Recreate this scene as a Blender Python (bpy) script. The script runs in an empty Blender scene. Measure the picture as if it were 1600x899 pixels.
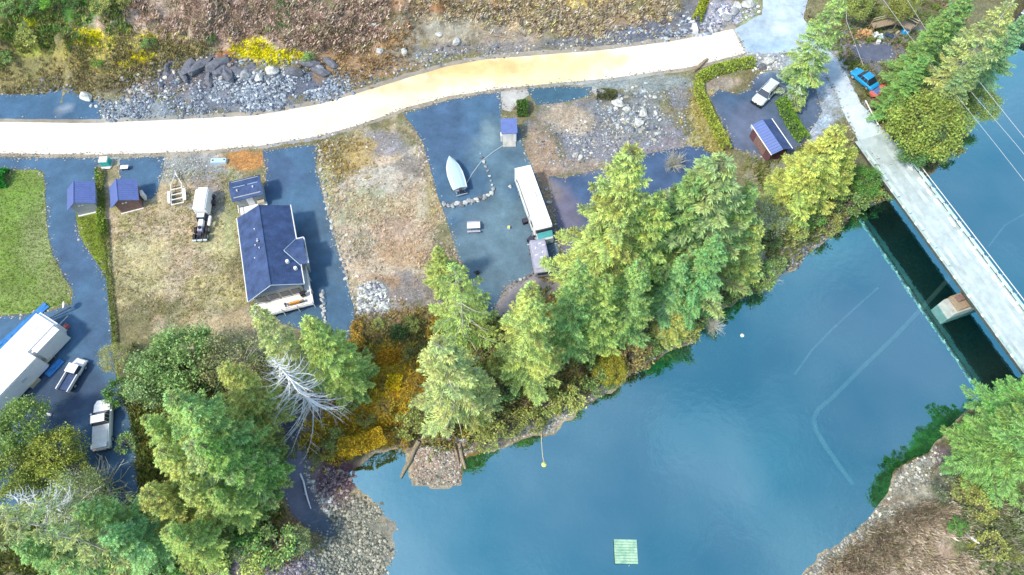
import bpy, bmesh, math, random
import numpy as np
from mathutils import Vector, Matrix
from mathutils.geometry import delaunay_2d_cdt
PI = math.pi
R = math.radians
rnd = random.Random(7)
nr = np.random.RandomState(11)
sc = bpy.context.scene
COL = sc.collection

# ------------------------------------------------------------------ camera
CAM_H = 80.0
TILT = math.atan(550 / 1067)
cam_d = bpy.data.cameras.new('camera')
cam = bpy.data.objects.new('camera', cam_d)
COL.objects.link(cam)
cam.location = (0, 0, CAM_H)
cam.rotation_euler = (TILT, 0, 0)
cam_d.sensor_width = 36
cam_d.lens = 1067 / 1600 * 36
cam_d.clip_end = 3000
sc.camera = cam

# ------------------------------------------------------------------ light
SUN_EL, SUN_AZ = 52.0, 238.0      # azimuth measured clockwise from +Y
w = bpy.data.worlds.new('World')
sc.world = w
w.use_nodes = True
nt = w.node_tree
bgn = nt.nodes['Background']
sky = nt.nodes.new('ShaderNodeTexSky')
sky.sky_type = 'NISHITA'
sky.sun_disc = False
sky.sun_elevation = R(SUN_EL)
sky.sun_rotation = R(SUN_AZ)
sky.air_density = 1.0
sky.dust_density = 1.6
# thin broken cloud over the whole sky
tcw = nt.nodes.new('ShaderNodeTexCoord')
cn = nt.nodes.new('ShaderNodeTexNoise'); cn.inputs['Scale'].default_value = 1.7; cn.inputs['Detail'].default_value = 5; cn.inputs['Roughness'].default_value = .5
nt.links.new(tcw.outputs['Generated'], cn.inputs['Vector'])
cr = nt.nodes.new('ShaderNodeMapRange'); cr.inputs[1].default_value = .42; cr.inputs[2].default_value = .72; cr.inputs[3].default_value = .10; cr.inputs[4].default_value = .62
nt.links.new(cn.outputs[0], cr.inputs[0])
cm = nt.nodes.new('ShaderNodeMix'); cm.data_type = 'RGBA'
nt.links.new(cr.outputs[0], cm.inputs[0]); nt.links.new(sky.outputs[0], cm.inputs[6]); cm.inputs[7].default_value = (3.7, 5.3, 6.5, 1)
nt.links.new(cm.outputs[2], bgn.inputs[0])
bgn.inputs[1].default_value = 0.15
sd = bpy.data.lights.new('sun', 'SUN')
sd.energy = 2.2
sd.angle = R(6)
sd.color = (1.0, 0.90, 0.74)
sun = bpy.data.objects.new('sun', sd)
COL.objects.link(sun)
az = R(SUN_AZ)
dirv = Vector((math.sin(az) * math.cos(R(SUN_EL)), math.cos(az) * math.cos(R(SUN_EL)), math.sin(R(SUN_EL))))
sun.rotation_euler = dirv.to_track_quat('Z', 'Y').to_euler()
sun.location = (-60, -40, 120)
sc.view_settings.view_transform = 'Standard'
sc.view_settings.look = 'None'
sc.view_settings.gamma = 1
sc.view_settings.exposure = 0.92

# ------------------------------------------------------------------ picture to place
F = 1067.0
ct, st = math.cos(TILT), math.sin(TILT)
ZL = 3.5                                  # level of the lots above the water

def P(px, py, z=0.0):
    x = (px - 800) / F
    y = (449.5 - py) / F
    d = (x, st + y * ct, -ct + y * st)
    s = (CAM_H - z) / -d[2]
    return (d[0] * s, d[1] * s)

# ------------------------------------------------------------------ noise
_ng = nr.rand(257, 257)
def vnoise(x, y):
    x = np.asarray(x, float); y = np.asarray(y, float)
    xi = np.floor(x).astype(int); yi = np.floor(y).astype(int)
    fx = x - xi; fy = y - yi
    fx = fx * fx * (3 - 2 * fx); fy = fy * fy * (3 - 2 * fy)
    a = _ng[xi % 256, yi % 256]; b = _ng[(xi + 1) % 256, yi % 256]
    c = _ng[xi % 256, (yi + 1) % 256]; d = _ng[(xi + 1) % 256, (yi + 1) % 256]
    return (a * (1 - fx) + b * fx) * (1 - fy) + (c * (1 - fx) + d * fx) * fy
def fbm(x, y, o=4):
    s = 0; a = 0.5; t = 0
    for i in range(o):
        s = s + a * vnoise(x * 2 ** i + 17.3 * i, y * 2 ** i + 5.1 * i); t += a; a *= .55
    return s / t

# ------------------------------------------------------------------ shorelines and ground height
shoreM = [(590,960),(600,899),(622,862),(618,825),(598,795),(570,775),(548,755),(550,735),(575,722),(600,708),(628,700),
 (634,735),(650,755),(690,762),(722,755),(730,712),(760,703),(800,697),(850,682),(900,655),(940,625),(985,592),(1010,572),
 (1045,553),(1085,528),(1120,492),(1165,465),(1205,450),(1222,432),(1250,410),(1290,372),(1330,335),(1375,318),(1410,302),
 (1450,278),(1472,256),(1498,225),(1520,182),(1545,115),(1578,55),(1650,-40),(1800,-200)]
polyM = [(-22,-300)] + [P(*p) for p in shoreM] + [(420,600),(-600,600),(-600,-300)]
shoreB = [(1200,960),(1248,899),(1290,862),(1330,828),(1370,795),(1385,765),(1400,740),(1455,705),(1480,672),(1520,634),
 (1555,606),(1590,590),(1650,560),(1800,500),(2300,420)]
polyB = [(30,-300)] + [P(*p) for p in shoreB] + [(600,80),(600,-300)]
def resample(poly, step=1.5):
    out = []
    n = len(poly)
    for i in range(n):
        a = np.array(poly[i]); b = np.array(poly[(i + 1) % n])
        L = np.hypot(*(b - a)); k = 1 if L > 80 else max(1, int(L / step))
        for j in range(k):
            out.append(tuple(a + (b - a) * j / k))
    return np.array(out)
def wob(poly, amp, sc_=0.5, step=1.0):
    q = resample(poly, step)
    far = (np.abs(q).max(axis=1) > 150)
    dx = (fbm(q[:, 0] * sc_ + 31, q[:, 1] * sc_) - .5) * 2 * amp
    dy = (fbm(q[:, 0] * sc_, q[:, 1] * sc_ + 77) - .5) * 2 * amp
    dx[far] = 0; dy[far] = 0
    return q + np.stack([dx, dy], 1)
PM = wob(polyM, 0.9, .45)
PB = wob(polyB, 0.9, .45)
def inside(poly, x, y):
    c = np.zeros(x.shape, bool)
    n = len(poly)
    for i in range(n):
        x1, y1 = poly[i]; x2, y2 = poly[(i + 1) % n]
        if y1 == y2: continue
        k = ((y1 > y) != (y2 > y)) & (x < (x2 - x1) * (y - y1) / (y2 - y1) + x1)
        c ^= k
    return c
def dist(poly, x, y, closed=True):
    d = np.full(x.shape, 1e9)
    n = len(poly)
    for i in range(n if closed else n - 1):
        x1, y1 = poly[i]; x2, y2 = poly[(i + 1) % n]
        ex, ey = x2 - x1, y2 - y1
        l2 = ex * ex + ey * ey
        if l2 < 1e-9: continue
        t = np.clip(((x - x1) * ex + (y - y1) * ey) / l2, 0, 1)
        dd = (x - x1 - t * ex) ** 2 + (y - y1 - t * ey) ** 2
        np.minimum(d, dd, out=d)
    return np.sqrt(d)
roadN = [(-300,195),(0,191),(150,193),(300,186),(400,181),(500,163),(560,146),(640,121),(700,104),(760,93),(850,86),(950,78),(1050,65),(1145,46),(1185,22),(1192,-40),(1195,-300)]
RN = np.array([P(*p, ZL) for p in roadN])
beach = [(560,850,90),(690,730,70),(860,660,95),(940,620,70),(1020,565,50),(1130,490,50),(560,740,60),(500,780,70),(1430,740,50),(1280,880,60)]

xs = np.concatenate([np.arange(-420, -100, 16.), np.arange(-100, 100, .42), np.arange(100, 430, 16.)])
ys = np.concatenate([np.arange(-300, -6, 14.), np.arange(-6, 112, .42), np.arange(112, 420, 14.)])
GX, GY = np.meshgrid(xs, ys, indexing='ij')
def smooth(t):
    t = np.clip(t, 0, 1); return t * t * (3 - 2 * t)
def height_of(x, y):
    shp = x.shape
    near = (np.abs(x) < 105) & (y > -12) & (y < 125)
    inM = inside(PM, x, y); inB = inside(PB, x, y)
    d = np.minimum(dist(PM, x, y), dist(PB, x, y))
    land = inM | inB
    wd = np.full(shp, 3.2)
    for bx, by, br in beach:
        cx, cy = P(bx, by, 1); r = br / 13.
        wd += 8 * np.exp(-(((x - cx) ** 2 + (y - cy) ** 2) / (r * r)))
    h = np.where(land, ZL * smooth(d / wd * .92 + .03), -np.minimum(4.0, 0.03 + 3.2 * smooth(d / (wd * 4.6)) + .04 * d))
    # rough ground away from the lots
    dN = dist(RN, x, y, False)
    # side of the road: compare with interpolated road y
    ry = np.interp(x, RN[:, 0], RN[:, 1])
    north = (y > ry) & (x < RN[-4][0] - 1)
    hill = np.where(north, np.maximum(0, dN - 3.5), 0)
    padw = 1 - np.exp(-(np.maximum(0, x - P(60, 165, ZL)[0] + 0) / 12.) ** 2)  # left pad stays level
    padw = np.where(x < P(90, 165, ZL)[0], np.clip((dN - 9) / 5, 0, 1), 1)
    hh = hill * .30 * padw + 1.2 * smooth((hill - 5) / 3.0) * padw
    rough = (fbm(x * .22, y * .22, 4) - .45) * np.clip(hill / 8, 0, 1) * 4.5 * padw
    cut = np.clip((fbm(x * .6 + 9, y * .6) - .5) * 4, 0, 1) * np.clip(hill / 6, 0, 1) * .8 * padw
    h = h + np.where(land & inM, hh + rough + cut, 0)
    bumpB = (fbm(x * .25 + 50, y * .25) - .4) * 2.2 * np.clip(d / 5 - .5, 0, 1)
    h = h + np.where(inB, bumpB, 0)
    return h, land, d, hill, north & inM
GH, LAND, DSH, HILL, NORTH = height_of(GX, GY)
def hgt(x, y):
    x = np.asarray(x, float); y = np.asarray(y, float)
    i = np.clip(np.searchsorted(xs, x) - 1, 0, len(xs) - 2)
    j = np.clip(np.searchsorted(ys, y) - 1, 0, len(ys) - 2)
    fx = np.clip((x - xs[i]) / (xs[i + 1] - xs[i]), 0, 1)
    fy = np.clip((y - ys[j]) / (ys[j + 1] - ys[j]), 0, 1)
    return (GH[i, j] * (1 - fx) + GH[i + 1, j] * fx) * (1 - fy) + (GH[i, j + 1] * (1 - fx) + GH[i + 1, j + 1] * fx) * fy
def G(px, py):
    """ground point seen at a pixel"""
    z = ZL
    for k in range(12):
        x, y = P(px, py, z)
        z = z * .4 + float(hgt(x, y)) * .6
    x, y = P(px, py, z)
    return x, y, float(hgt(x, y))
def Gv(px, py):
    z = np.full(np.shape(px), ZL)
    for k in range(10):
        x = (px - 800) / F; y = (449.5 - py) / F
        s = (CAM_H - z) / (ct - y * st)
        X = x * s; Y = (st + y * ct) * s
        z = z * .4 + hgt(X, Y) * .6
    return X, Y, hgt(X, Y)

# ------------------------------------------------------------------ materials
def new_mat(name):
    m = bpy.data.materials.new(name); m.use_nodes = True
    return m, m.node_tree, m.node_tree.nodes['Principled BSDF']
def mixrgb(nt, bt, fac, a, b):
    n = nt.nodes.new('ShaderNodeMix'); n.data_type = 'RGBA'; n.blend_type = bt
    def put(sock, v):
        if hasattr(v, 'is_linked') or hasattr(v, 'links'): nt.links.new(v, sock)
        else: sock.default_value = v if isinstance(v, (int, float)) else (*v[:3], 1)
    put(n.inputs[0], fac); put(n.inputs[6], a); put(n.inputs[7], b)
    return n.outputs[2]
def noise_n(nt, scale, detail=4, rough=.6, coord=None):
    n = nt.nodes.new('ShaderNodeTexNoise')
    n.inputs['Scale'].default_value = scale; n.inputs['Detail'].default_value = detail
    n.inputs['Roughness'].default_value = rough
    if coord is not None: nt.links.new(coord, n.inputs['Vector'])
    return n
def ramp(nt, src, lo, hi, a=0, b=1):
    n = nt.nodes.new('ShaderNodeMapRange'); nt.links.new(src, n.inputs[0])
    n.inputs[1].default_value = lo; n.inputs[2].default_value = hi
    n.inputs[3].default_value = a; n.inputs[4].default_value = b
    return n.outputs[0]
def geo_pos(nt):
    return nt.nodes.new('ShaderNodeNewGeometry').outputs['Position']
def M(name, col, rough=.6, metal=0, var=.12, scale=3., bump=0, spec=.4, tint=None):
    m, nt, p = new_mat(name)
    tc = nt.nodes.new('ShaderNodeTexCoord').outputs['Object']
    n1 = noise_n(nt, scale, 5, .65, tc)
    f = ramp(nt, n1.outputs[0], .3, .7)
    dk = tuple(c * (1 - var * 1.6) for c in col); lt = tuple(min(1, c * (1 + var)) for c in col)
    if tint: lt = tint
    nt.links.new(mixrgb(nt, 'MIX', f, dk, lt), p.inputs['Base Color'])
    p.inputs['Roughness'].default_value = rough; p.inputs['Metallic'].default_value = metal
    p.inputs['Specular IOR Level'].default_value = spec
    if bump:
        b = nt.nodes.new('ShaderNodeBump'); b.inputs['Strength'].default_value = bump; b.inputs['Distance'].default_value = .05
        nt.links.new(n1.outputs[0], b.inputs['Height']); nt.links.new(b.outputs[0], p.inputs['Normal'])
    return m
def ground_mat(name, speck=.5, fine=.3, rough=.95, bump=.5, s1=2.6, s2=9.):
    """base colour from the 'Col' attribute, broken up by grain at three sizes"""
    m, nt, p = new_mat(name)
    a = nt.nodes.new('ShaderNodeAttribute'); a.attribute_name = 'Col'
    pos = geo_pos(nt)
    n1 = noise_n(nt, s1, 5, .7, pos); n2 = noise_n(nt, s2, 3, .7, pos); n3 = noise_n(nt, .35, 4, .6, pos)
    c = mixrgb(nt, 'MULTIPLY', 1.0, a.outputs['Color'], (1, 1, 1))
    k1 = ramp(nt, n1.outputs[0], .3, .7, 1 - speck, 1 + speck * .9)
    k2 = ramp(nt, n2.outputs[0], .32, .68, 1 - fine, 1 + fine)
    k3 = ramp(nt, n3.outputs[0], .3, .7, .85, 1.15)
    mm = nt.nodes.new('ShaderNodeMath'); mm.operation = 'MULTIPLY'; nt.links.new(k1, mm.inputs[0]); nt.links.new(k2, mm.inputs[1])
    m2 = nt.nodes.new('ShaderNodeMath'); m2.operation = 'MULTIPLY'; nt.links.new(mm.outputs[0], m2.inputs[0]); nt.links.new(k3, m2.inputs[1])
    v = nt.nodes.new('ShaderNodeVectorMath'); v.operation = 'SCALE'
    nt.links.new(c, v.inputs[0]); nt.links.new(m2.outputs[0], v.inputs['Scale'])
    nt.links.new(v.outputs[0], p.inputs['Base Color'])
    p.inputs['Roughness'].default_value = rough; p.inputs['Specular IOR Level'].default_value = .25
    if bump:
        b = nt.nodes.new('ShaderNodeBump'); b.inputs['Strength'].default_value = bump; b.inputs['Distance'].default_value = .12
        nt.links.new(mm.outputs[0], b.inputs['Height']); nt.links.new(b.outputs[0], p.inputs['Normal'])
    return m
def leaf_mat(name, trans=.25, use_obj=True):
    m, nt, p = new_mat(name)
    a = nt.nodes.new('ShaderNodeAttribute'); a.attribute_name = 'Col'
    c = a.outputs['Color']
    if use_obj:
        oi = nt.nodes.new('ShaderNodeObjectInfo')
        c = mixrgb(nt, 'MULTIPLY', 1.0, c, oi.outputs['Color'])
    nt.links.new(c, p.inputs['Base Color'])
    p.inputs['Roughness'].default_value = .7; p.inputs['Specular IOR Level'].default_value = .25
    t = nt.nodes.new('ShaderNodeBsdfTranslucent'); nt.links.new(c, t.inputs[0])
    mx = nt.nodes.new('ShaderNodeMixShader'); mx.inputs[0].default_value = trans
    out = nt.nodes['Material Output']
    nt.links.new(p.outputs[0], mx.inputs[1]); nt.links.new(t.outputs[0], mx.inputs[2]); nt.links.new(mx.outputs[0], out.inputs[0])
    return m
MAT = {}
MAT['terrain'] = ground_mat('terrain', .42, .42, bump=.7)
MAT['asphalt'] = ground_mat('wet_gravel_asphalt', .22, .22, .8, bump=.3, s1=.45, s2=12)
MAT['road'] = ground_mat('pale_concrete', .07, .08, .8, bump=.12, s1=.5, s2=9)
MAT['lawn'] = ground_mat('lawn', .30, .35, .95, bump=.6, s1=3.0, s2=11)
MAT['leaf'] = leaf_mat('needles')
MAT['leafg'] = leaf_mat('leaves_and_twigs', .15, False)
MAT['vcol'] = ground_mat('stone', .25, .3, .9, bump=.5, s1=5, s2=16)
MAT['bark'] = M('bark', (.20, .175, .14), .9, var=.35, scale=8)
MAT['palebark'] = M('pale_bark', (.50, .50, .42), .9, var=.25, scale=8)
MAT['deadwood'] = M('bleached_wood', (.74, .76, .80), .85, var=.2, scale=6)
MAT['timber'] = M('weathered_timber', (.33, .26, .18), .85, var=.3, scale=6)
MAT['log'] = M('driftwood_log', (.30, .25, .17), .9, var=.35, scale=5)
MAT['white'] = M('white_paint', (.80, .80, .80), .45, var=.04)
MAT['offwhite'] = M('off_white', (.72, .72, .70), .6, var=.06)
MAT['roofblue'] = M('navy_shingle', (.043, .080, .19), .75, var=.28, scale=.9, bump=.3)
MAT['roofmetal'] = M('violet_blue_metal_roof', (.12, .17, .40), .42, metal=.0, var=.10, scale=2)
MAT['siding'] = M('grey_siding', (.34, .36, .36), .8, var=.1)
MAT['brownwall'] = M('brown_boards', (.22, .14, .12), .85, var=.2)
MAT['bluewall'] = M('slate_blue_siding', (.20, .26, .42), .8, var=.1)
MAT['deckwhite'] = M('pale_deck_boards', (.80, .79, .76), .7, var=.08, scale=5)
MAT['glass'] = M('dark_glass', (.02, .03, .05), .08, var=.1, spec=.9)
MAT['tealglass'] = M('teal_windscreen', (.10, .42, .45), .12, var=.1, spec=.9)
MAT['black'] = M('black_rubber', (.02, .02, .022), .7, var=.2)
MAT['darkmetal'] = M('dark_metal', (.06, .06, .09), .55, metal=.3, var=.3, scale=6)
MAT['steel'] = M('galvanised_steel', (.5, .53, .55), .45, metal=.4, var=.15)
MAT['concrete'] = M('weathered_concrete', (.42, .42, .40), .9, var=.2, scale=1.2, bump=.3)
MAT['deckconc'] = M('pale_bridge_concrete', (.42, .50, .51), .85, var=.16, scale=.5, bump=.2)
MAT['curb'] = M('painted_curb', (.50, .66, .62), .8, var=.2, scale=1.2)
MAT['bluecar'] = M('bright_blue_paint', (.01, .30, .62), .25, var=.06, spec=.7)
MAT['silver'] = M('pale_silver_paint', (.55, .62, .64), .3, var=.05, spec=.6)
MAT['lavender'] = M('lavender_grey_vinyl', (.38, .38, .48), .55, var=.14, scale=2.5)
MAT['tarp'] = M('pale_blue_boat_cover', (.42, .56, .66), .6, var=.06, scale=1.2)
MAT['bluetarp'] = M('bright_blue_tarp', (.03, .18, .46), .5, var=.15, scale=3, bump=.3)
MAT['red'] = M('red_plastic', (.60, .07, .06), .45, var=.1)
MAT['orangered'] = M('faded_red_gelcoat', (.65, .16, .12), .4, var=.12)
MAT['pink'] = M('magenta_plastic', (.50, .10, .30), .5, var=.1)
MAT['beige'] = M('beige_plywood', (.48, .44, .32), .7, var=.1)
MAT['teal'] = M('teal_plastic', (.04, .38, .34), .5, var=.1)
MAT['raft'] = M('mint_raft_decking', (.22, .50, .36), .6, var=.22, scale=1.6, tint=(.42, .62, .44))
MAT['cable'] = M('grey_cable', (.40, .46, .48), .5, var=.05)
MAT['yellow'] = M('yellow_buoy', (.75, .75, .20), .4, var=.05)
MAT['orange'] = M('orange_cushion', (.75, .33, .06), .6, var=.1)
MAT['firewood'] = M('split_firewood', (.50, .31, .14), .85, var=.35, scale=6)
MAT['bridgewood'] = M('dark_timber_girder', (.07, .08, .07), .9, var=.3)

def water_mat():
    m = bpy.data.materials.new('river_water'); m.use_nodes = True
    nt = m.node_tree; nt.nodes.clear()
    out = nt.nodes.new('ShaderNodeOutputMaterial')
    pos = geo_pos(nt)
    n = noise_n(nt, .9, 3, .55, pos); n2 = noise_n(nt, .045, 3, .5, pos)
    b = nt.nodes.new('ShaderNodeBump'); b.inputs['Strength'].default_value = .15; b.inputs['Distance'].default_value = .10
    nt.links.new(n.outputs[0], b.inputs['Height'])
    g = nt.nodes.new('ShaderNodeBsdfGlossy'); g.inputs['Roughness'].default_value = .03
    gc = mixrgb(nt, 'MIX', ramp(nt, n2.outputs[0], .38, .62), (.26, .72, .78), (.54, .90, .92))
    nt.links.new(gc, g.inputs['Color']); nt.links.new(b.outputs[0], g.inputs['Normal'])
    t = nt.nodes.new('ShaderNodeBsdfTransparent'); t.inputs[0].default_value = (.50, .66, .66, 1)
    fr = nt.nodes.new('ShaderNodeLayerWeight'); fr.inputs['Blend'].default_value = .35
    f = ramp(nt, fr.outputs['Facing'], 0, 1, .60, .9)
    mx = nt.nodes.new('ShaderNodeMixShader'); nt.links.new(f, mx.inputs[0])
    nt.links.new(t.outputs[0], mx.inputs[1]); nt.links.new(g.outputs[0], mx.inputs[2])
    nt.links.new(mx.outputs[0], out.inputs[0])
    return m
MAT['water'] = water_mat()

# ------------------------------------------------------------------ mesh builders
def link(o, parent=None):
    COL.objects.link(o)
    if parent is not None: o.parent = parent
    return o
def tag(o, label=None, cat=None, group=None, kind=None):
    if label: o['label'] = label
    if cat: o['category'] = cat
    if group: o['group'] = group
    if kind: o['kind'] = kind
    return o
def thing(name, label, cat, loc=(0, 0, 0), rz=0, group=None):
    o = bpy.data.objects.new(name, None); link(o)
    o.empty_display_size = .3
    o.location = loc; o.rotation_euler = (0, 0, rz)
    return tag(o, label, cat, group)
def mesh_np(name, V, Fs, mat, cols=None, smooth=False):
    """Fs: array of equal-size faces or list of such arrays; cols per vertex (n,3)"""
    if not isinstance(Fs, (list, tuple)): Fs = [Fs]
    me = bpy.data.meshes.new(name)
    V = np.ascontiguousarray(V, np.float32)
    me.vertices.add(len(V)); me.vertices.foreach_set('co', V.ravel())
    idx = np.concatenate([f.ravel() for f in Fs]).astype(np.int32)
    tot = np.concatenate([np.full(len(f), f.shape[1]) for f in Fs])
    start = np.concatenate([[0], np.cumsum(tot)[:-1]]).astype(np.int32)
    me.loops.add(len(idx)); me.loops.foreach_set('vertex_index', idx)
    me.polygons.add(len(tot)); me.polygons.foreach_set('loop_start', start)
    me.polygons.foreach_set('use_smooth', np.full(len(tot), smooth))
    if cols is not None:
        ca = me.color_attributes.new('Col', 'FLOAT_COLOR', 'POINT')
        c4 = np.ones((len(V), 4), np.float32); c4[:, :3] = np.clip(cols, 0, 1)
        ca.data.foreach_set('color', c4.ravel())
    me.update(calc_edges=True); me.validate()
    if mat is not None: me.materials.append(mat)
    return me
def obj_from(name, me, parent=None):
    o = bpy.data.objects.new(name, me); return link(o, parent)

class MB:
    def __init__(s): s.v = []; s.f = []
    def add(s, vs, fs, T=None):
        o = len(s.v)
        if T is not None: vs = [tuple(T @ Vector(v)) for v in vs]
        s.v += [tuple(v) for v in vs]; s.f += [tuple(i + o for i in f) for f in fs]
        return s
    def box(s, c, d, rz=0, T=None, tx=1., ty=1.):
        x, y, z = [k / 2 for k in d]
        vs = [(-x, -y, -z), (x, -y, -z), (x, y, -z), (-x, y, -z), (-x * tx, -y * ty, z), (x * tx, -y * ty, z), (x * tx, y * ty, z), (-x * tx, y * ty, z)]
        m = Matrix.Translation(c) @ Matrix.Rotation(rz, 4, 'Z')
        if T is not None: m = T @ m
        return s.add(vs, [(0, 3, 2, 1), (4, 5, 6, 7), (0, 1, 5, 4), (1, 2, 6, 5), (2, 3, 7, 6), (3, 0, 4, 7)], m)
    def slab(s, pts, t):
        """thin solid from a 3D polygon, thickness t downward along its normal"""
        P3 = [Vector(p) for p in pts]
        n = (P3[1] - P3[0]).cross(P3[2] - P3[0]).normalized()
        if n.z < 0: P3.reverse(); n = -n
        k = len(P3)
        vs = P3 + [p - n * t for p in P3]
        fs = [tuple(range(k)), tuple(range(2 * k - 1, k - 1, -1))] + [(i, i + k, (i + 1) % k + k, (i + 1) % k) for i in range(k)]
        return s.add(vs, fs)
    def prism(s, pts, z0, z1):
        k = len(pts)
        a = sum(pts[i][0] * pts[(i + 1) % k][1] - pts[(i + 1) % k][0] * pts[i][1] for i in range(k))
        if a < 0: pts = pts[::-1]
        vs = [(p[0], p[1], z0) for p in pts] + [(p[0], p[1], z1) for p in pts]
        return s.add(vs, [tuple(range(k - 1, -1, -1)), tuple(range(k, 2 * k))] + [(i, (i + 1) % k, (i + 1) % k + k, i + k) for i in range(k)])
    def tube(s, pts, r, n=6, cap=True):
        pts = [Vector(p) for p in pts]
        rr = r if isinstance(r, (list, tuple)) else [r] * len(pts)
        o = len(s.v); m = len(pts)
        for i, p in enumerate(pts):
            d = (pts[min(i + 1, m - 1)] - pts[max(i - 1, 0)]).normalized()
            u = d.cross(Vector((0, 0, 1)) if abs(d.z) < .9 else Vector((1, 0, 0))).normalized(); v = d.cross(u)
            for k in range(n):
                a = 2 * PI * k / n
                s.v.append(tuple(p + (u * math.cos(a) + v * math.sin(a)) * rr[i]))
        for i in range(m - 1):
            for k in range(n):
                s.f.append((o + i * n + k, o + i * n + (k + 1) % n, o + (i + 1) * n + (k + 1) % n, o + (i + 1) * n + k))
        if cap:
            s.f.append(tuple(o + k for k in range(n))[::-1]); s.f.append(tuple(o + (m - 1) * n + k for k in range(n)))
        return s
    def loft(s, secs):
        """secs: list of equal-length rings of 3D points"""
        o = len(s.v); n = len(secs[0]); m = len(secs)
        for r in secs: s.v += [tuple(p) for p in r]
        for i in range(m - 1):
            for k in range(n):
                s.f.append((o + i * n + k, o + i * n + (k + 1) % n, o + (i + 1) * n + (k + 1) % n, o + (i + 1) * n + k))
        s.f.append(tuple(o + k for k in range(n))[::-1]); s.f.append(tuple(o + (m - 1) * n + k for k in range(n)))
        return s
    def build(s, name, mat, parent=None, bevel=0, smooth=False):
        me = bpy.data.meshes.new(name)
        me.from_pydata(s.v, [], s.f); me.validate(); me.update()
        bm = bmesh.new(); bm.from_mesh(me)
        bmesh.ops.recalc_face_normals(bm, faces=bm.faces)
        if bevel: bmesh.ops.bevel(bm, geom=list(bm.edges), offset=bevel, segments=2, affect='EDGES', clamp_overlap=True)
        if smooth:
            for f in bm.faces: f.smooth = True
        bm.to_mesh(me); bm.free()
        me.materials.append(mat)
        return obj_from(name, me, parent)
def copy_tree(o, parent=None):
    c = o.copy(); COL.objects.link(c)
    if parent is not None: c.parent = parent
    for ch in [k for k in bpy.data.objects if k.parent is o]:
        copy_tree(ch, c)
    return c

# ------------------------------------------------------------------ ground colours
def to_px(X, Y, Z):
    dz = CAM_H - Z
    yy = Y
    # camera space
    zc = ct * dz + st * yy
    yc = ct * yy - st * dz
    return 800 + F * X / zc, 449.5 - F * yc / zc
def paint(cols, PX, PY, X, Y, blobs, wobble=.55):
    nz = fbm(X * .35 + 3, Y * .35 + 8, 4) - .5
    nz2 = fbm(X * 1.3 + 40, Y * 1.3, 3) - .5
    for (bx, by, rx, ry, c, s) in blobs:
        q = ((PX - bx) / rx) ** 2 + ((PY - by) / ry) ** 2
        near = q < 6
        if not near.any(): continue
        t = 1.15 - np.sqrt(q) + nz * wobble * 2 + nz2 * wobble * 1.2
        wgt = smooth(t / .45) * s
        cols[:] = cols * (1 - wgt[..., None]) + np.array(c) * wgt[..., None]
    return cols
TAN = (.49, .39, .27); TANY = (.46, .43, .22); GREYV = (.235, .24, .275); GREYB = (.19, .25, .33); PINK = (.42, .32, .25)
MOSS = (.17, .20, .055); GRN = (.07, .19, .04); ORG = (.46, .23, .08); YEL = (.78, .70, .05); SOIL = (.15, .12, .08); DKGRN = (.05, .075, .025)
BROWN = (.22, .15, .09); PALE = (.46, .47, .44); SLATE = (.085, .13, .23)
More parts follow.
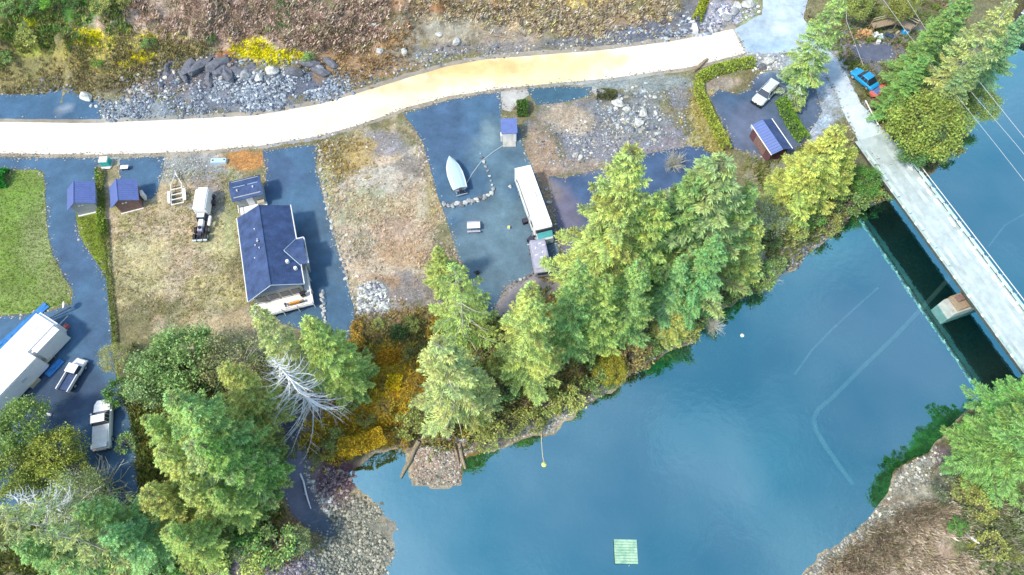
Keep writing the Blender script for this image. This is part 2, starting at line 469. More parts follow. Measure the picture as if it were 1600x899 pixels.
ground_blobs = [
 # lot with the truck
 (265,360,110,150,TAN,1), (240,300,60,60,(.42,.36,.22),.7), (300,262,70,22,(.30,.33,.33),.9), (325,300,30,45,(.27,.26,.27),.7),
 (340,385,35,50,TANY,.8), (220,420,60,60,TANY,.7), (300,430,50,40,(.40,.33,.24),.8), (385,250,34,16,ORG,.95), (340,460,50,30,TANY,.8),
 (362,330,14,60,(.30,.33,.16),.7), (200,300,20,60,(.36,.33,.15),.8),
 # middle lot
 (595,350,110,160,(.55,.46,.35),1), (600,225,50,22,GREYV,.8), (560,250,30,40,(.42,.32,.14),.9), (640,265,40,22,(.22,.20,.18),.9),
 (590,290,70,30,(.44,.42,.36),.9), (570,330,60,35,(.36,.38,.24),.8), (625,330,60,30,(.42,.36,.24),.7), (610,370,60,30,PINK,.8), (565,380,24,20,(.30,.34,.28),.7), (640,400,60,25,(.40,.28,.17),.7),
 (640,455,60,34,(.27,.24,.23),1), (600,440,30,14,(.38,.25,.15),.8), (680,300,18,70,(.36,.30,.14),.7), (510,300,16,60,TANY,.6),
 # right lot
 (960,210,130,55,GREYV,1), (890,190,45,22,(.42,.35,.26),.9), (850,240,28,50,(.36,.27,.19),1), (845,300,22,60,(.33,.24,.17),1), (1000,230,60,40,(.26,.24,.27),.8),
 (985,180,60,45,(.20,.22,.22),.8), (1095,190,20,55,(.42,.36,.17),1), (1110,215,30,20,TANY,.9), (1060,150,20,30,(.22,.22,.24),.8), (1000,130,110,14,(.27,.31,.31),.9),
 (900,260,60,14,(.33,.27,.23),.8),
 (830,450,60,30,(.29,.27,.28),1), (800,480,40,30,(.29,.27,.28),1),
 # left by the sheds
 (185,262,16,18,(.38,.32,.20),.9), (175,245,30,14,(.40,.44,.42),.9),
 # bank above road
 (160,100,260,60,(.24,.21,.10),1), (40,110,60,30,(.26,.24,.10),.9), (90,20,90,26,GRN,.9), (20,30,40,40,(.13,.18,.06),.8), (170,10,60,14,(.10,.26,.05),.9),
 (320,30,170,42,(.44,.34,.27),1), (430,40,120,60,(.46,.36,.28),1), (445,25,13,24,(.06,.24,.03),1), (240,90,90,30,(.26,.22,.11),1), (540,50,60,50,(.44,.35,.25),.9),
 (60,75,30,14,(.35,.38,.06),.9), (60,35,18,10,YEL,.7), (138,60,24,12,YEL,.8), (215,92,34,10,YEL,.6), (135,80,60,20,(.46,.42,.12),.6), (215,60,40,10,(.50,.46,.14),.5),
 (300,120,130,34,(.16,.16,.19),1), (330,100,60,16,(.12,.12,.15),1), (215,170,70,22,(.23,.27,.30),1), (450,130,80,26,(.13,.15,.20),1), (360,160,110,18,(.19,.21,.25),1), (190,130,40,20,(.20,.16,.13),.9),
 (400,75,30,14,YEL,1), (425,88,40,8,YEL,1), (375,85,20,10,(.5,.45,.10),.8), (355,88,20,9,(.34,.15,.06),.8), (470,95,30,20,(.20,.18,.12),.8),
 (560,95,70,40,(.33,.23,.14),1), (620,60,60,40,(.38,.27,.15),1), (650,40,50,26,(.30,.33,.29),.9), (720,45,110,28,(.32,.295,.23),1), (640,80,40,16,(.27,.26,.22),.9), (800,60,60,18,(.31,.27,.22),1),
 (760,75,140,9,(.20,.19,.19),.8), (700,12,90,12,(.26,.15,.08),1), (640,10,50,12,(.36,.23,.15),.8), (800,12,80,16,(.48,.34,.18),1), (880,25,110,26,(.52,.44,.28),1), (820,5,30,14,(.30,.10,.04),.9), (900,5,60,14,(.60,.48,.14),.8),
 (960,45,120,18,(.24,.20,.17),1), (1000,30,80,14,(.36,.26,.15),.8), (1030,50,80,18,(.15,.17,.22),1), (940,65,120,8,(.17,.19,.22),.8), (1080,30,40,30,(.17,.18,.20),1), (1130,20,40,22,(.34,.34,.40),1), (1170,20,22,26,(.28,.33,.20),1),
 # strips beside the road
 (100,200,1,1,TAN,0),
 # wooded shore
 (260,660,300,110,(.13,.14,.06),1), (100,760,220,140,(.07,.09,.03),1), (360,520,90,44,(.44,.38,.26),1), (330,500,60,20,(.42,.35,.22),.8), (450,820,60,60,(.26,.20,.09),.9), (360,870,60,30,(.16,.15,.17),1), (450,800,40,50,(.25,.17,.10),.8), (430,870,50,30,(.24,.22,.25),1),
 (590,590,90,80,(.29,.24,.08),1), (600,560,60,24,(.48,.27,.04),1), (620,610,50,24,(.62,.36,.02),1), (560,660,90,46,(.52,.35,.06),1), (560,560,50,30,(.30,.20,.11),.8), (600,525,60,18,(.28,.22,.14),.9),
 (640,500,40,14,(.40,.30,.18),.9), (520,690,40,40,(.25,.19,.08),.9), (475,650,30,30,(.20,.18,.20),.6),
 (585,475,26,36,(.26,.28,.29),1),
 (520,745,44,44,(.17,.10,.13),1), (480,750,16,50,(.17,.16,.17),.9), (545,790,40,20,(.20,.18,.15),.9),
 (570,840,75,70,(.35,.34,.27),1), (540,870,60,40,(.33,.33,.26),1), (420,885,80,18,(.22,.21,.25),1), (470,875,30,22,(.42,.44,.46),.8),
 (685,725,55,44,(.44,.36,.29),1), (710,700,26,30,(.48,.47,.45),.9), (700,745,30,20,(.36,.38,.34),.8),
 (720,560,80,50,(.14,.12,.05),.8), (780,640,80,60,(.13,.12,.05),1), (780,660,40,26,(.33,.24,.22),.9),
 (860,660,70,34,(.44,.44,.40),1), (930,620,40,26,(.38,.35,.30),1), (970,590,50,30,(.26,.22,.19),.9), (800,690,70,20,(.32,.29,.24),.9),
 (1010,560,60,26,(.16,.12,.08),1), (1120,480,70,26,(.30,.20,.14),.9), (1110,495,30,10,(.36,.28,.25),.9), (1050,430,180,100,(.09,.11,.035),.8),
 (1230,420,70,40,(.27,.24,.22),.9), (1230,300,60,60,(.28,.28,.22),1), (1290,330,60,40,(.10,.13,.04),.9), (1365,290,30,40,(.09,.12,.04),1), (1340,335,60,14,(.15,.13,.12),.9),
 # around the junction and north-east bank
 (1420,120,110,120,(.13,.15,.07),1), (1380,175,35,30,(.24,.20,.15),1), (1410,70,60,40,(.20,.20,.24),.8), (1240,260,30,40,(.30,.30,.24),.7),
 (1260,190,34,34,(.50,.54,.62),1), (1300,130,30,50,(.40,.47,.56),.9), (1190,95,50,14,(.34,.40,.47),.8), (1120,130,40,12,(.34,.29,.24),.9), (1340,60,40,30,(.24,.24,.28),.8),(1270,150,40,60,(.36,.44,.54),.9),
 (1200,200,50,50,(.17,.21,.28),.6),
 # far bank
 (1450,850,170,100,(.38,.31,.24),1), (1560,820,80,90,(.14,.17,.07),1), (1490,760,40,50,(.24,.23,.18),.9), (1420,755,50,30,(.40,.38,.31),1), (1445,715,34,20,(.44,.48,.48),1),
 (1350,830,60,30,(.34,.31,.25),1), (1300,880,50,26,(.42,.37,.24),1), (1530,880,20,40,(.45,.46,.08),.9), (1500,790,34,30,(.29,.30,.26),.8), (1560,790,40,10,(.33,.27,.26),.8), (1400,870,80,40,(.42,.33,.26),.9), (1470,715,20,20,(.20,.15,.18),.9),
]
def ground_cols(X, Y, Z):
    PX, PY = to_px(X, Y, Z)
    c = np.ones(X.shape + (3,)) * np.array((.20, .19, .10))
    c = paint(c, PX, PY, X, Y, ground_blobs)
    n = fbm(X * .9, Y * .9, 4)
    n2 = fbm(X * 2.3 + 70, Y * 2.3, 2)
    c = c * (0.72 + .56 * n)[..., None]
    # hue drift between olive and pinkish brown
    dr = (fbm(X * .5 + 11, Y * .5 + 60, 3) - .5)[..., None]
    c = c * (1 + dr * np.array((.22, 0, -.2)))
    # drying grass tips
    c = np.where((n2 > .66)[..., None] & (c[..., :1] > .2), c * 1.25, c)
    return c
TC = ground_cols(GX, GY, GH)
# river bed: pale shallows; light lost in deep water painted as a darker bed
PXb, PYb = to_px(GX, GY, GH)
dep = np.clip(-GH, 0, 4)
bedn = fbm(GX * .15, GY * .15, 4)[..., None]
bed = np.array((.008, .055, .048)) * (.8 + .5 * bedn)
shal = np.array((.40, .35, .25)) * (.7 + .6 * bedn)
brown = np.array((.09, .055, .03))
tt = np.clip(dep / 1.6, 0, 1)[..., None] ** .6
bedc = shal * (1 - tt) + bed * tt
bb = np.zeros_like(bedc) + bedc
paint(bb, PXb, PYb, GX, GY, [(520,745,70,40,(.13,.07,.09),1), (740,730,22,40,(.20,.13,.02),.9), (1000,575,70,26,(.12,.07,.03),.9), (1130,510,60,16,(.14,.09,.05),.8), (860,700,60,20,(.20,.15,.07),.9),
   (640,850,50,70,(.26,.27,.25),.6), (690,800,110,50,(.16,.18,.19),.45), (1420,720,60,20,(.08,.07,.02),.9), (1350,350,60,30,(.08,.06,.04),.9)], .4)
TC = np.where((GH < .05)[..., None], bb, TC)
TC = np.where(((GH >= .05) & (GH < .5))[..., None], TC * .72, TC)       # wet line

nx, ny = len(xs), len(ys)
ii = np.arange(nx * ny).reshape(nx, ny)
quads = np.stack([ii[:-1, :-1], ii[1:, :-1], ii[1:, 1:], ii[:-1, 1:]], -1).reshape(-1, 4)
# small real relief on unpaved ground
DET = (fbm(GX * 1.1, GY * 1.1, 4) - .5) * .22 + (fbm(GX * .4 + 9, GY * .4, 3) - .5) * .25
flatpx = [
 [(0,140),(160,140),(160,262),(-60,262),(-60,140)],
]
V = np.stack([GX, GY, GH], -1)
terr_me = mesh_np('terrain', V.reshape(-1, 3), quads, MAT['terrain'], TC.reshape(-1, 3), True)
terrain = obj_from('terrain', terr_me); tag(terrain, kind='structure')

wv = np.array([(-600, -400, 0), (700, -400, 0), (700, 600, 0), (-600, 600, 0)], float)
water = obj_from('river_water', mesh_np('river_water', wv, np.array([[0, 1, 2, 3]]), MAT['water'])); tag(water, kind='structure')

# ------------------------------------------------------------------ sheets laid on the ground
def wpoly(px, z=ZL, step=.8, amp=.25, fr=.9):
    p = [P(a, b, z) for a, b in px]
    q = wob(p, amp, fr, step)
    return q
PAVED = []
def sheet(name, px, mat, col, dz=.02, amp=.25, blobs=(), step=.7, inner=1.1, thick=0, world=None, drape=True, fr=.9, var=.25):
    q = wob(world, amp, fr, step) if world is not None else wpoly(px, ZL, step, amp, fr)
    x0, y0 = q.min(0); x1, y1 = q.max(0)
    if name not in ('lawn', 'side_lawn', 'gravel_shoulder', 'grey_dirt_patch'): PAVED.append(q[::3])
    gx, gy = np.meshgrid(np.arange(x0, x1, inner), np.arange(y0, y1, inner))
    gx = gx.ravel() + nr.uniform(-.2, .2, gx.size) * inner; gy = gy.ravel() + nr.uniform(-.2, .2, gy.size) * inner
    k = inside(q, gx, gy) & (dist(q, gx, gy) > inner * .35)
    pts = [Vector(p) for p in q] + [Vector((a, b)) for a, b in zip(gx[k], gy[k])]
    n = len(q)
    r = delaunay_2d_cdt(pts, [(i, (i + 1) % n) for i in range(n)], [list(range(n))], 1, 1e-4)
    V = np.array([(v.x, v.y) for v in r[0]]); T = np.array([f for f in r[2] if len(f) == 3])
    z = hgt(V[:, 0], V[:, 1]) + dz if drape else np.full(len(V), ZL + dz)
    PX, PY = to_px(V[:, 0], V[:, 1], z)
    c = np.ones((len(V), 3)) * np.array(col)
    if blobs: c = paint(c, PX, PY, V[:, 0], V[:, 1], blobs, .5)
    c = c * (1 - var / 2 + var * fbm(V[:, 0] * .3, V[:, 1] * .3, 3))[:, None]
    me = mesh_np(name, np.column_stack([V, z]), T, mat, c, True)
    o = obj_from(name, me); tag(o, kind='structure')
    return o
ASP = (.062, .130, .215)
WET = [(0, 0, 1, 1, ASP, 0)]
roadS = [(1165,84),(1080,105),(960,122),(850,132),(780,139),(700,151),(640,167),(560,196),(500,213),(400,229),(300,237),(160,242),(0,240),(-140,238)]
roadNn = [(-140,192),(0,191),(150,193),(300,186),(400,181),(500,163),(560,146),(640,121),(700,104),(760,93),(850,86),(950,78),(1050,65),(1145,46)]
def off(line, d):
    return [(x, y + d) for x, y in line]
# gravel shoulders just wider than the road
sheet('gravel_shoulder', off(roadNn, -7) + [(1150,42),(1168,88)] + off(roadS, 5)[1:], MAT['asphalt'], (.30, .27, .22), .012, .35,
      blobs=[(500,220,120,14,(.30,.30,.30),1), (950,125,200,12,(.29,.31,.30),1), (250,185,100,10,(.29,.30,.28),1)], var=.4)
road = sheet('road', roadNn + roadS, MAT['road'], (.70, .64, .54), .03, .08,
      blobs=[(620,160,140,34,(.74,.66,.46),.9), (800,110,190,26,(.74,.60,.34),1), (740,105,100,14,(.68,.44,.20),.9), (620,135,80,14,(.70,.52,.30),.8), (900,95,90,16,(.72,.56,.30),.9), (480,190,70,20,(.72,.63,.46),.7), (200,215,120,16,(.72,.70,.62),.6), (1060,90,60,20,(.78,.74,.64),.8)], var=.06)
sheet('approach_road', [(1146,47),(1190,22),(1196,-40),(1268,-40),(1256,30),(1290,70),(1318,110),(1345,160),(1380,203),(1392,222),(1356,246),(1325,190),(1292,116),(1240,82),(1167,86)],
      MAT['asphalt'], (.36,.45,.53), .016, .3, blobs=[(1220,20,34,50,(.46,.56,.64),.9), (1200,70,50,14,(.32,.44,.56),.9), (1330,150,20,60,(.50,.58,.64),1), (1365,215,30,40,(.50,.60,.64),1)], var=.35)
# bluish wet gravel and asphalt pads
sheet('left_pad', [(-140,148),(0,148),(70,147),(98,140),(125,150),(157,162),(158,187),(0,186),(-140,186)], MAT['asphalt'], (.055,.125,.215), .02, .15, blobs=[(100,172,16,6,(.22,.27,.33),.9)])
sheet('driveway', [(-140,246),(160,247),(152,265),(149,290),(150,330),(118,336),(122,365),(140,395),(165,430),(173,480),(176,560),(186,600),(215,700),(215,790),(20,800),(-140,800),(-140,505),(20,493),(62,490),(112,477),(114,455),(100,430),(83,400),(76,370),(73,330),(69,270),(58,265),(-60,262)],
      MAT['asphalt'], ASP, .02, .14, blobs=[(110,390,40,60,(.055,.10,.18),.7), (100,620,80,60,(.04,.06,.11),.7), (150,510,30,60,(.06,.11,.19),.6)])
sheet('shed_pad', [(187,250),(215,246),(257,245),(254,270),(247,300),(238,310),(216,316),(186,318)], MAT['asphalt'], ASP, .02, .2)
sheet('house_driveway', [(411,235),(496,226),(494,262),(503,300),(512,335),(525,385),(540,430),(550,470),(556,500),(547,532),(505,530),(440,505),(400,480),(395,400),(400,310),(414,290),(418,262),(411,250)],
      MAT['asphalt'], ASP, .02, .22, blobs=[(500,360,30,60,(.075,.13,.19),.8), (430,270,40,30,(.06,.10,.19),.6), (530,400,20,60,(.085,.135,.19),.6)])
sheet('boat_pad', [(630,178),(700,157),(783,143),(784,168),(782,185),(812,200),(818,230),(832,260),(850,310),(868,360),(874,398),(850,415),(815,436),(790,448),(764,498),(752,478),(735,440),(716,405),(702,355),(688,318),(676,280),(662,225),(640,190)],
      MAT['asphalt'], ASP, .02, .15, blobs=[(790,240,60,60,(.085,.15,.20),.9), (780,380,100,90,(.10,.165,.215),1), (765,215,20,20,(.16,.24,.28),.8), (790,335,30,70,(.11,.19,.24),.6), (690,200,50,60,(.055,.10,.18),.6)])
sheet('roadside_pad', [(822,139),(880,136),(925,136),(922,150),(890,158),(860,163),(838,164),(828,150)], MAT['asphalt'], (.05,.12,.18), .02, .2)
sheet('treeside_pad', [(856,276),(880,278),(915,270),(960,262),(1000,244),(1060,231),(1104,228),(1112,245),(1098,268),(1000,320),(940,380),(905,410),(882,405),(872,370),(866,330),(862,300)], MAT['asphalt'], (.055,.10,.19), .02, .3,
      blobs=[(880,350,34,60,(.13,.13,.19),1), (860,300,20,20,(.20,.18,.19),.8), (940,270,40,10,(.16,.18,.22),.7)])
sheet('parking_pad', [(1108,150),(1125,140),(1150,148),(1172,140),(1180,118),(1205,110),(1240,118),(1275,140),(1285,175),(1270,200),(1250,230),(1225,250),(1195,245),(1160,238),(1146,232),(1136,205),(1120,178)],
      MAT['asphalt'], (.085,.125,.20), .02, .3, blobs=[(1150,150,40,20,(.055,.10,.17),.9), (1195,105,22,12,(.26,.36,.42),.8), (1165,200,30,40,(.12,.15,.23),.8), (1250,150,20,30,(.10,.15,.25),.8)])
sheet('woodpile_pad', [(1322,72),(1390,66),(1400,88),(1388,98),(1352,100),(1334,92)], MAT['asphalt'], (.11,.13,.19), .02, .3)
ramp_w = [P(a, b, .2 + max(0, (840 - b) / 190) * 2.6) for a, b in [(433,640),(470,640),(474,700),(476,740),(488,775),(506,800),(531,832),(520,842),(492,834),(462,806),(446,770),(436,720)]]
sheet('boat_ramp', None, MAT['asphalt'], (.115,.12,.17), .05, .12, world=ramp_w, inner=.8, blobs=[(500,820,40,30,(.08,.115,.17),.9)])
# lawns
sheet('lawn', [(-140,262),(30,266),(58,266),(68,272),(72,330),(75,372),(82,400),(99,430),(112,456),(110,472),(60,489),(20,491),(-140,503)], MAT['lawn'], (.19,.29,.06), .028, .12,
      blobs=[(60,370,40,60,(.28,.32,.15),.8), (20,320,40,40,(.16,.28,.05),.7), (90,440,30,40,(.27,.30,.13),.8), (30,460,40,20,(.20,.28,.08),.8)], var=.5)
sheet('side_lawn', [(119,337),(150,331),(163,334),(166,380),(170,440),(176,480),(182,560),(186,600),(177,560),(173,480),(165,430),(140,395),(123,365)], MAT['lawn'], (.19,.25,.03), .03, .1, var=.4)
sheet('grey_dirt_patch', [(796,456),(840,430),(872,414),(890,420),(880,450),(820,480),(790,510),(768,505)], MAT['asphalt'], (.27,.25,.27), .018, .3)
sheet('concrete_apron', [(783,143),(822,139),(826,150),(812,160),(798,175),(785,172)], MAT['asphalt'], (.42,.42,.40), .03, .25)

# ------------------------------------------------------------------ loose stones, tufts and brush (things nobody could count)
ICO_V = []; ICO_F = []
def _ico():
    bm = bmesh.new(); bmesh.ops.create_icosphere(bm, subdivisions=1, radius=1)
    v = np.array([p.co[:] for p in bm.verts]); f = np.array([[q.index for q in p.verts] for p in bm.faces]); bm.free(); return v, f
ICO_V, ICO_F = _ico()
FEATHER = [3.0]
def rand_in(px, n):
    x, y = rand_in0(px, n)
    s = FEATHER[0] * nr.rand(n) ** 1.5 * 2
    x = x + nr.normal(0, 1, n) * s; y = y + nr.normal(0, 1, n) * s * .7
    if FEATHER[0] > 5:
        X, Y, Z = Gv(x, y); k = (~on_paved(X, Y)) & (fbm(X * .35 + 5, Y * .35 + 2, 3) > nr.uniform(.25, .62, n)); x, y = x[k], y[k]
    else:
        X, Y, Z = Gv(x, y); k = ~on_paved(X, Y) if FEATHER[0] > 2 else np.ones(n, bool); x, y = x[k], y[k]
    return x, y
def on_paved(X, Y):
    r = np.zeros(X.shape, bool)
    for q in PAVED: r |= inside(q, X, Y)
    return r
def rand_in0(px, n):
    a = np.array(px, float); x0, y0 = a.min(0); x1, y1 = a.max(0)
    ox = []; oy = []
    while sum(map(len, ox)) < n:
        x = nr.uniform(x0, x1, n * 2); y = nr.uniform(y0, y1, n * 2)
        k = inside(a, x, y); ox.append(x[k]); oy.append(y[k])
    return np.concatenate(ox)[:n], np.concatenate(oy)[:n]
def stones(name, zones, label, cat):
    """zones: (pixel polygon, count, radius lo, hi, colour list)"""
    VV = []; FF = []; CC = []; o = 0
    FEATHER[0] = 6 if 'heap' not in name else 3
    for px, n, lo, hi, cols in zones:
        hi *= .62; lo *= .8; n = int(n * 1.25)
        ax, ay = rand_in(px, n)
        X, Y, Z = Gv(ax, ay)
        keep = Z > (.03 if px[0][0] > 600 else -.05)
        X, Y, Z = X[keep], Y[keep], Z[keep]; n = len(X)
        r = lo + (hi - lo) * nr.rand(n) ** 3.4
        s = np.stack([r * nr.uniform(.8, 1.35, n), r * nr.uniform(.7, 1.1, n), r * nr.uniform(.45, .8, n)], 1)
        a = nr.uniform(0, 2 * PI, n); ca, sa = np.cos(a), np.sin(a)
        v = ICO_V[None] * (1 + nr.uniform(-.26, .26, (n, 12, 1))) * s[:, None, :]
        vx = v[..., 0] * ca[:, None] - v[..., 1] * sa[:, None]; vy = v[..., 0] * sa[:, None] + v[..., 1] * ca[:, None]
        v = np.stack([vx + X[:, None], vy + Y[:, None], v[..., 2] + (Z + r * .2)[:, None]], -1)
        c = np.array(cols)[nr.randint(0, len(cols), n)] * nr.uniform(.65, 1.3, (n, 1))
        VV.append(v.reshape(-1, 3)); CC.append(np.repeat(c, 12, 0))
        FF.append((ICO_F[None] + (np.arange(n) * 12)[:, None, None] + o).reshape(-1, 3)); o += n * 12
    ob = obj_from(name, mesh_np(name, np.concatenate(VV), np.concatenate(FF), MAT['vcol'], np.concatenate(CC)))
    return tag(ob, label, cat, kind='stuff')
GREYS = [(.16,.20,.26), (.24,.29,.35), (.36,.42,.48), (.09,.11,.15), (.50,.54,.57)]
WARM = [(.40,.36,.28), (.30,.26,.20), (.55,.50,.42), (.24,.20,.17)]
PALES = [(.45,.45,.40), (.60,.60,.56), (.30,.30,.28), (.38,.36,.28)]
stones('talus_rubble', [([(160,160),(280,140),(330,125),(420,130),(500,100),(560,120),(540,150),(450,170),(380,176),(280,182),(162,188)], 5200, .10, .42, GREYS),
   ([(330,118),(500,118),(545,140),(420,172),(340,160)], 2200, .2, .55, GREYS),
   ([(190,120),(300,90),(420,90),(500,80),(520,110),(340,125),(200,160)], 1100, .12, .6, GREYS + WARM),
   ([(50,125),(100,120),(130,150),(60,148)], 160, .15, .5, GREYS),
   ([(560,110),(700,70),(850,70),(980,40),(1060,40),(1050,62),(850,82),(700,100),(560,140)], 1500, .08, .4, GREYS + WARM),
   ([(950,40),(1080,20),(1150,10),(1160,42),(1050,62),(980,70)], 900, .15, .6, GREYS)],
   'bluish grey broken rock piled along the upper side of the road', 'rubble')
stones('lot_stones', [([(500,220),(690,190),(700,330),(710,400),(640,480),(560,470),(530,400)], 1500, .06, .3, WARM + PALES),
   ([(500,225),(520,215),(515,300),(560,420),(575,470),(560,480),(500,300)], 420, .10, .42, PALES),
   ([(630,180),(660,200),(690,300),(712,400),(700,410),(670,300),(640,215)], 380, .10, .38, WARM),
   ([(830,200),(1075,130),(1090,210),(950,260),(850,260)], 2600, .05, .26, GREYS),
   ([(930,150),(1010,140),(1050,190),(1010,230),(960,200)], 700, .12, .55, GREYS + PALES),
   ([(880,190),(980,180),(1010,230),(900,250)], 500, .1, .36, PALES),
   ([(170,340),(365,310),(375,470),(180,490)], 1500, .05, .24, WARM),
   ([(255,245),(350,245),(300,275),(255,290)], 220, .08, .3, PALES),
   ([(860,270),(880,280),(880,400),(868,400)], 200, .08, .34, PALES)],
   'small stones and clods scattered over the bare dirt lots', 'stones')
stones('rock_heap', [([(560,450),(578,440),(600,445),(608,480),(600,510),(575,508),(560,490)], 900, .12, .45, [(.55,.58,.56),(.38,.42,.44),(.16,.17,.24),(.7,.72,.68)])],
   'heap of pale and slate stones at the foot of the middle lot', 'rock heap')
stones('shore_gravel', [([(500,800),(560,780),(600,795),(622,830),(620,865),(600,899),(480,899),(500,850)], 6500, .07, .34, [(.40,.39,.31),(.30,.30,.25),(.50,.48,.38),(.12,.13,.11),(.22,.24,.20)]),
   ([(470,700),(490,760),(530,800),(500,810),(478,770)], 500, .1, .45, [(.4,.43,.44),(.2,.2,.22),(.6,.63,.62)]),
   ([(560,790),(540,760),(560,740),(500,730),(480,760),(520,800)], 500, .1, .4, [(.2,.15,.17),(.3,.25,.25)]),
   ([(632,700),(730,690),(728,755),(690,765),(650,757),(630,735)], 3400, .06, .28, [(.46,.42,.34),(.34,.28,.22),(.18,.17,.15),(.54,.54,.50),(.38,.26,.22)]),
   ([(800,690),(880,640),(960,590),(985,595),(940,630),(860,685),(790,705)], 2600, .05, .24, PALES),
   ([(950,600),(1050,540),(1200,450),(1205,460),(1120,500),(1050,560),(985,600)], 1500, .08, .4, WARM),
   ([(340,899),(330,885),(400,860),(470,850),(520,899)], 1500, .07, .32, [(.22,.2,.26),(.4,.38,.42),(.14,.13,.17)]),
   ([(1180,450),(1290,365),(1390,310),(1400,322),(1330,342),(1230,440)], 700, .1, .42, GREYS + WARM)],
   'grey and beige shore gravel between the trees and the river', 'gravel')
stones('far_bank_rocks', [([(1248,899),(1290,858),(1370,792),(1385,760),(1400,738),(1450,702),(1475,712),(1440,770),(1380,820),(1300,885),(1275,899)], 3400, .06, .34, PALES + [(.18,.2,.2),(.22,.24,.2),(.3,.28,.22)])],
   'pale rocks edging the far river bank at lower right', 'rocks')
stones('junction_rocks', [([(1095,55),(1130,10),(1165,0),(1180,20),(1150,44),(1100,62)], 700, .12, .6, [(.5,.5,.62),(.4,.42,.5),(.7,.7,.78),(.2,.2,.26)]),
   ([(1100,118),(1165,88),(1215,85),(1225,105),(1190,112),(1170,100),(1110,122)], 420, .1, .5, [(.55,.57,.58),(.3,.33,.4),(.7,.68,.6)]),
   ([(1236,240),(1215,225),(1208,165),(1222,170),(1240,205),(1262,215),(1270,240)], 220, .1, .36, PALES)],
   'mauve and pale landscaping rocks around the road junction', 'rocks')

def edge_pebbles():
    VV = []; FF = []; CC = []; o = 0
    for q in PAVED:
        d = q[1:] - q[:-1]; L = np.hypot(d[:, 0], d[:, 1]); cum = np.concatenate([[0], np.cumsum(L)])
        n = int(cum[-1] * 9)
        s = nr.uniform(0, cum[-1], n); X = np.interp(s, cum, q[:, 0]) + nr.normal(0, .28, n); Y = np.interp(s, cum, q[:, 1]) + nr.normal(0, .28, n)
        k = (np.abs(X) < 90) & (Y > 0) & (Y < 110) & (dist(RN, X, Y, False) > 1.0); X, Y = X[k], Y[k]; n = len(X); Z = hgt(X, Y)
        r = .04 + .11 * nr.rand(n) ** 2
        v = ICO_V[None] * (1 + nr.uniform(-.26, .26, (n, 12, 1))) * (r[:, None, None] * np.array([1.2, .9, .6]))
        v = v + np.stack([X, Y, Z + .03], -1)[:, None]
        c = np.array([(.40,.36,.28),(.26,.25,.24),(.50,.47,.40),(.20,.20,.16)])[nr.randint(0, 4, n)] * nr.uniform(.7, 1.2, (n, 1))
        VV.append(v.reshape(-1, 3)); CC.append(np.repeat(c, 12, 0)); FF.append((ICO_F[None] + (np.arange(n) * 12)[:, None, None] + o).reshape(-1, 3)); o += n * 12
    ob = obj_from('edge_pebbles', mesh_np('edge_pebbles', np.concatenate(VV), np.concatenate(FF), MAT['vcol'], np.concatenate(CC)))
    tag(ob, 'loose pebbles strewn along the edges of the dark driveways and pads', 'pebbles', kind='stuff')
edge_pebbles()
def blades(name, zones, label, cat, mat='leafg'):
    """zones: (polygon, clumps, blades per clump, height lo, hi, spread, width, colours)"""
    VV = []; FF = []; CC = []; o = 0
    FEATHER[0] = 1.5 if 'lawn' in name else (5 if 'moss' in name else 13)
    for px, n, k, lo, hi, sp, wd, cols in zones:
        n = int(n * (1.5 if FEATHER[0] > 5 else 1))
        ax, ay = rand_in(px, n)
        X, Y, Z = Gv(ax, ay)
        keep = Z > .1; X, Y, Z = X[keep], Y[keep], Z[keep]; n = len(X)
        cc = np.array(cols)[nr.randint(0, len(cols), n)] * nr.uniform(.7, 1.3, (n, 1))
        size = nr.uniform(lo, hi, n)
        X = np.repeat(X, k); Y = np.repeat(Y, k); Z = np.repeat(Z, k); S = np.repeat(size, k); C = np.repeat(cc, k, 0) * nr.uniform(.75, 1.3, (n * k, 1))
        m = n * k
        a = nr.uniform(0, 2 * PI, m); lean = nr.uniform(.25, 1., m) * sp
        bx = X + nr.normal(0, .25, m) * S * sp; by = Y + nr.normal(0, .25, m) * S * sp
        dx, dy = np.cos(a), np.sin(a)
        wx, wy = -dy * wd * S, dx * wd * S
        tx = bx + dx * lean * S; ty = by + dy * lean * S; tz = Z + S * nr.uniform(.5, 1, m)
        v = np.stack([np.stack([bx - wx, by - wy, Z - .05], -1), np.stack([bx + wx, by + wy, Z - .05], -1),
                      np.stack([(bx + tx) / 2 + wx, (by + ty) / 2 + wy, Z + (tz - Z) * .7], -1), np.stack([tx, ty, tz], -1)], 1)
        VV.append(v.reshape(-1, 3)); CC.append(np.repeat(C, 4, 0)); FF.append((np.arange(m * 4) + o).reshape(-1, 4)); o += m * 4
    ob = obj_from(name, mesh_np(name, np.concatenate(VV), np.concatenate(FF), MAT[mat], np.concatenate(CC)))
    return tag(ob, label, cat, kind='stuff')
blades('dry_grass', [
   ([(168,330),(255,310),(260,270),(370,260),(372,330),(385,480),(300,500),(180,490)], 3800, 7, .1, .32, .9, .09, [(.60,.53,.32),(.50,.49,.20),(.62,.55,.40),(.42,.42,.18)]),
   ([(500,225),(560,215),(560,270),(500,280)], 500, 7, .15, .45, .9, .12, [(.55,.42,.14),(.5,.42,.24)]),
   ([(500,290),(690,290),(715,420),(640,430),(560,440)], 1700, 7, .1, .4, .9, .12, [(.70,.58,.42),(.62,.55,.38),(.68,.53,.42)]),
   ([(1080,150),(1100,150),(1130,240),(1100,240)], 500, 7, .15, .5, .9, .12, [(.52,.46,.18),(.4,.38,.12)]),
   ([(560,495),(700,480),(720,520),(560,530)], 800, 7, .15, .5, .9, .12, [(.5,.38,.2),(.36,.3,.12)])],
   'tufts of dry yellowish grass on the open dirt lots', 'grass')
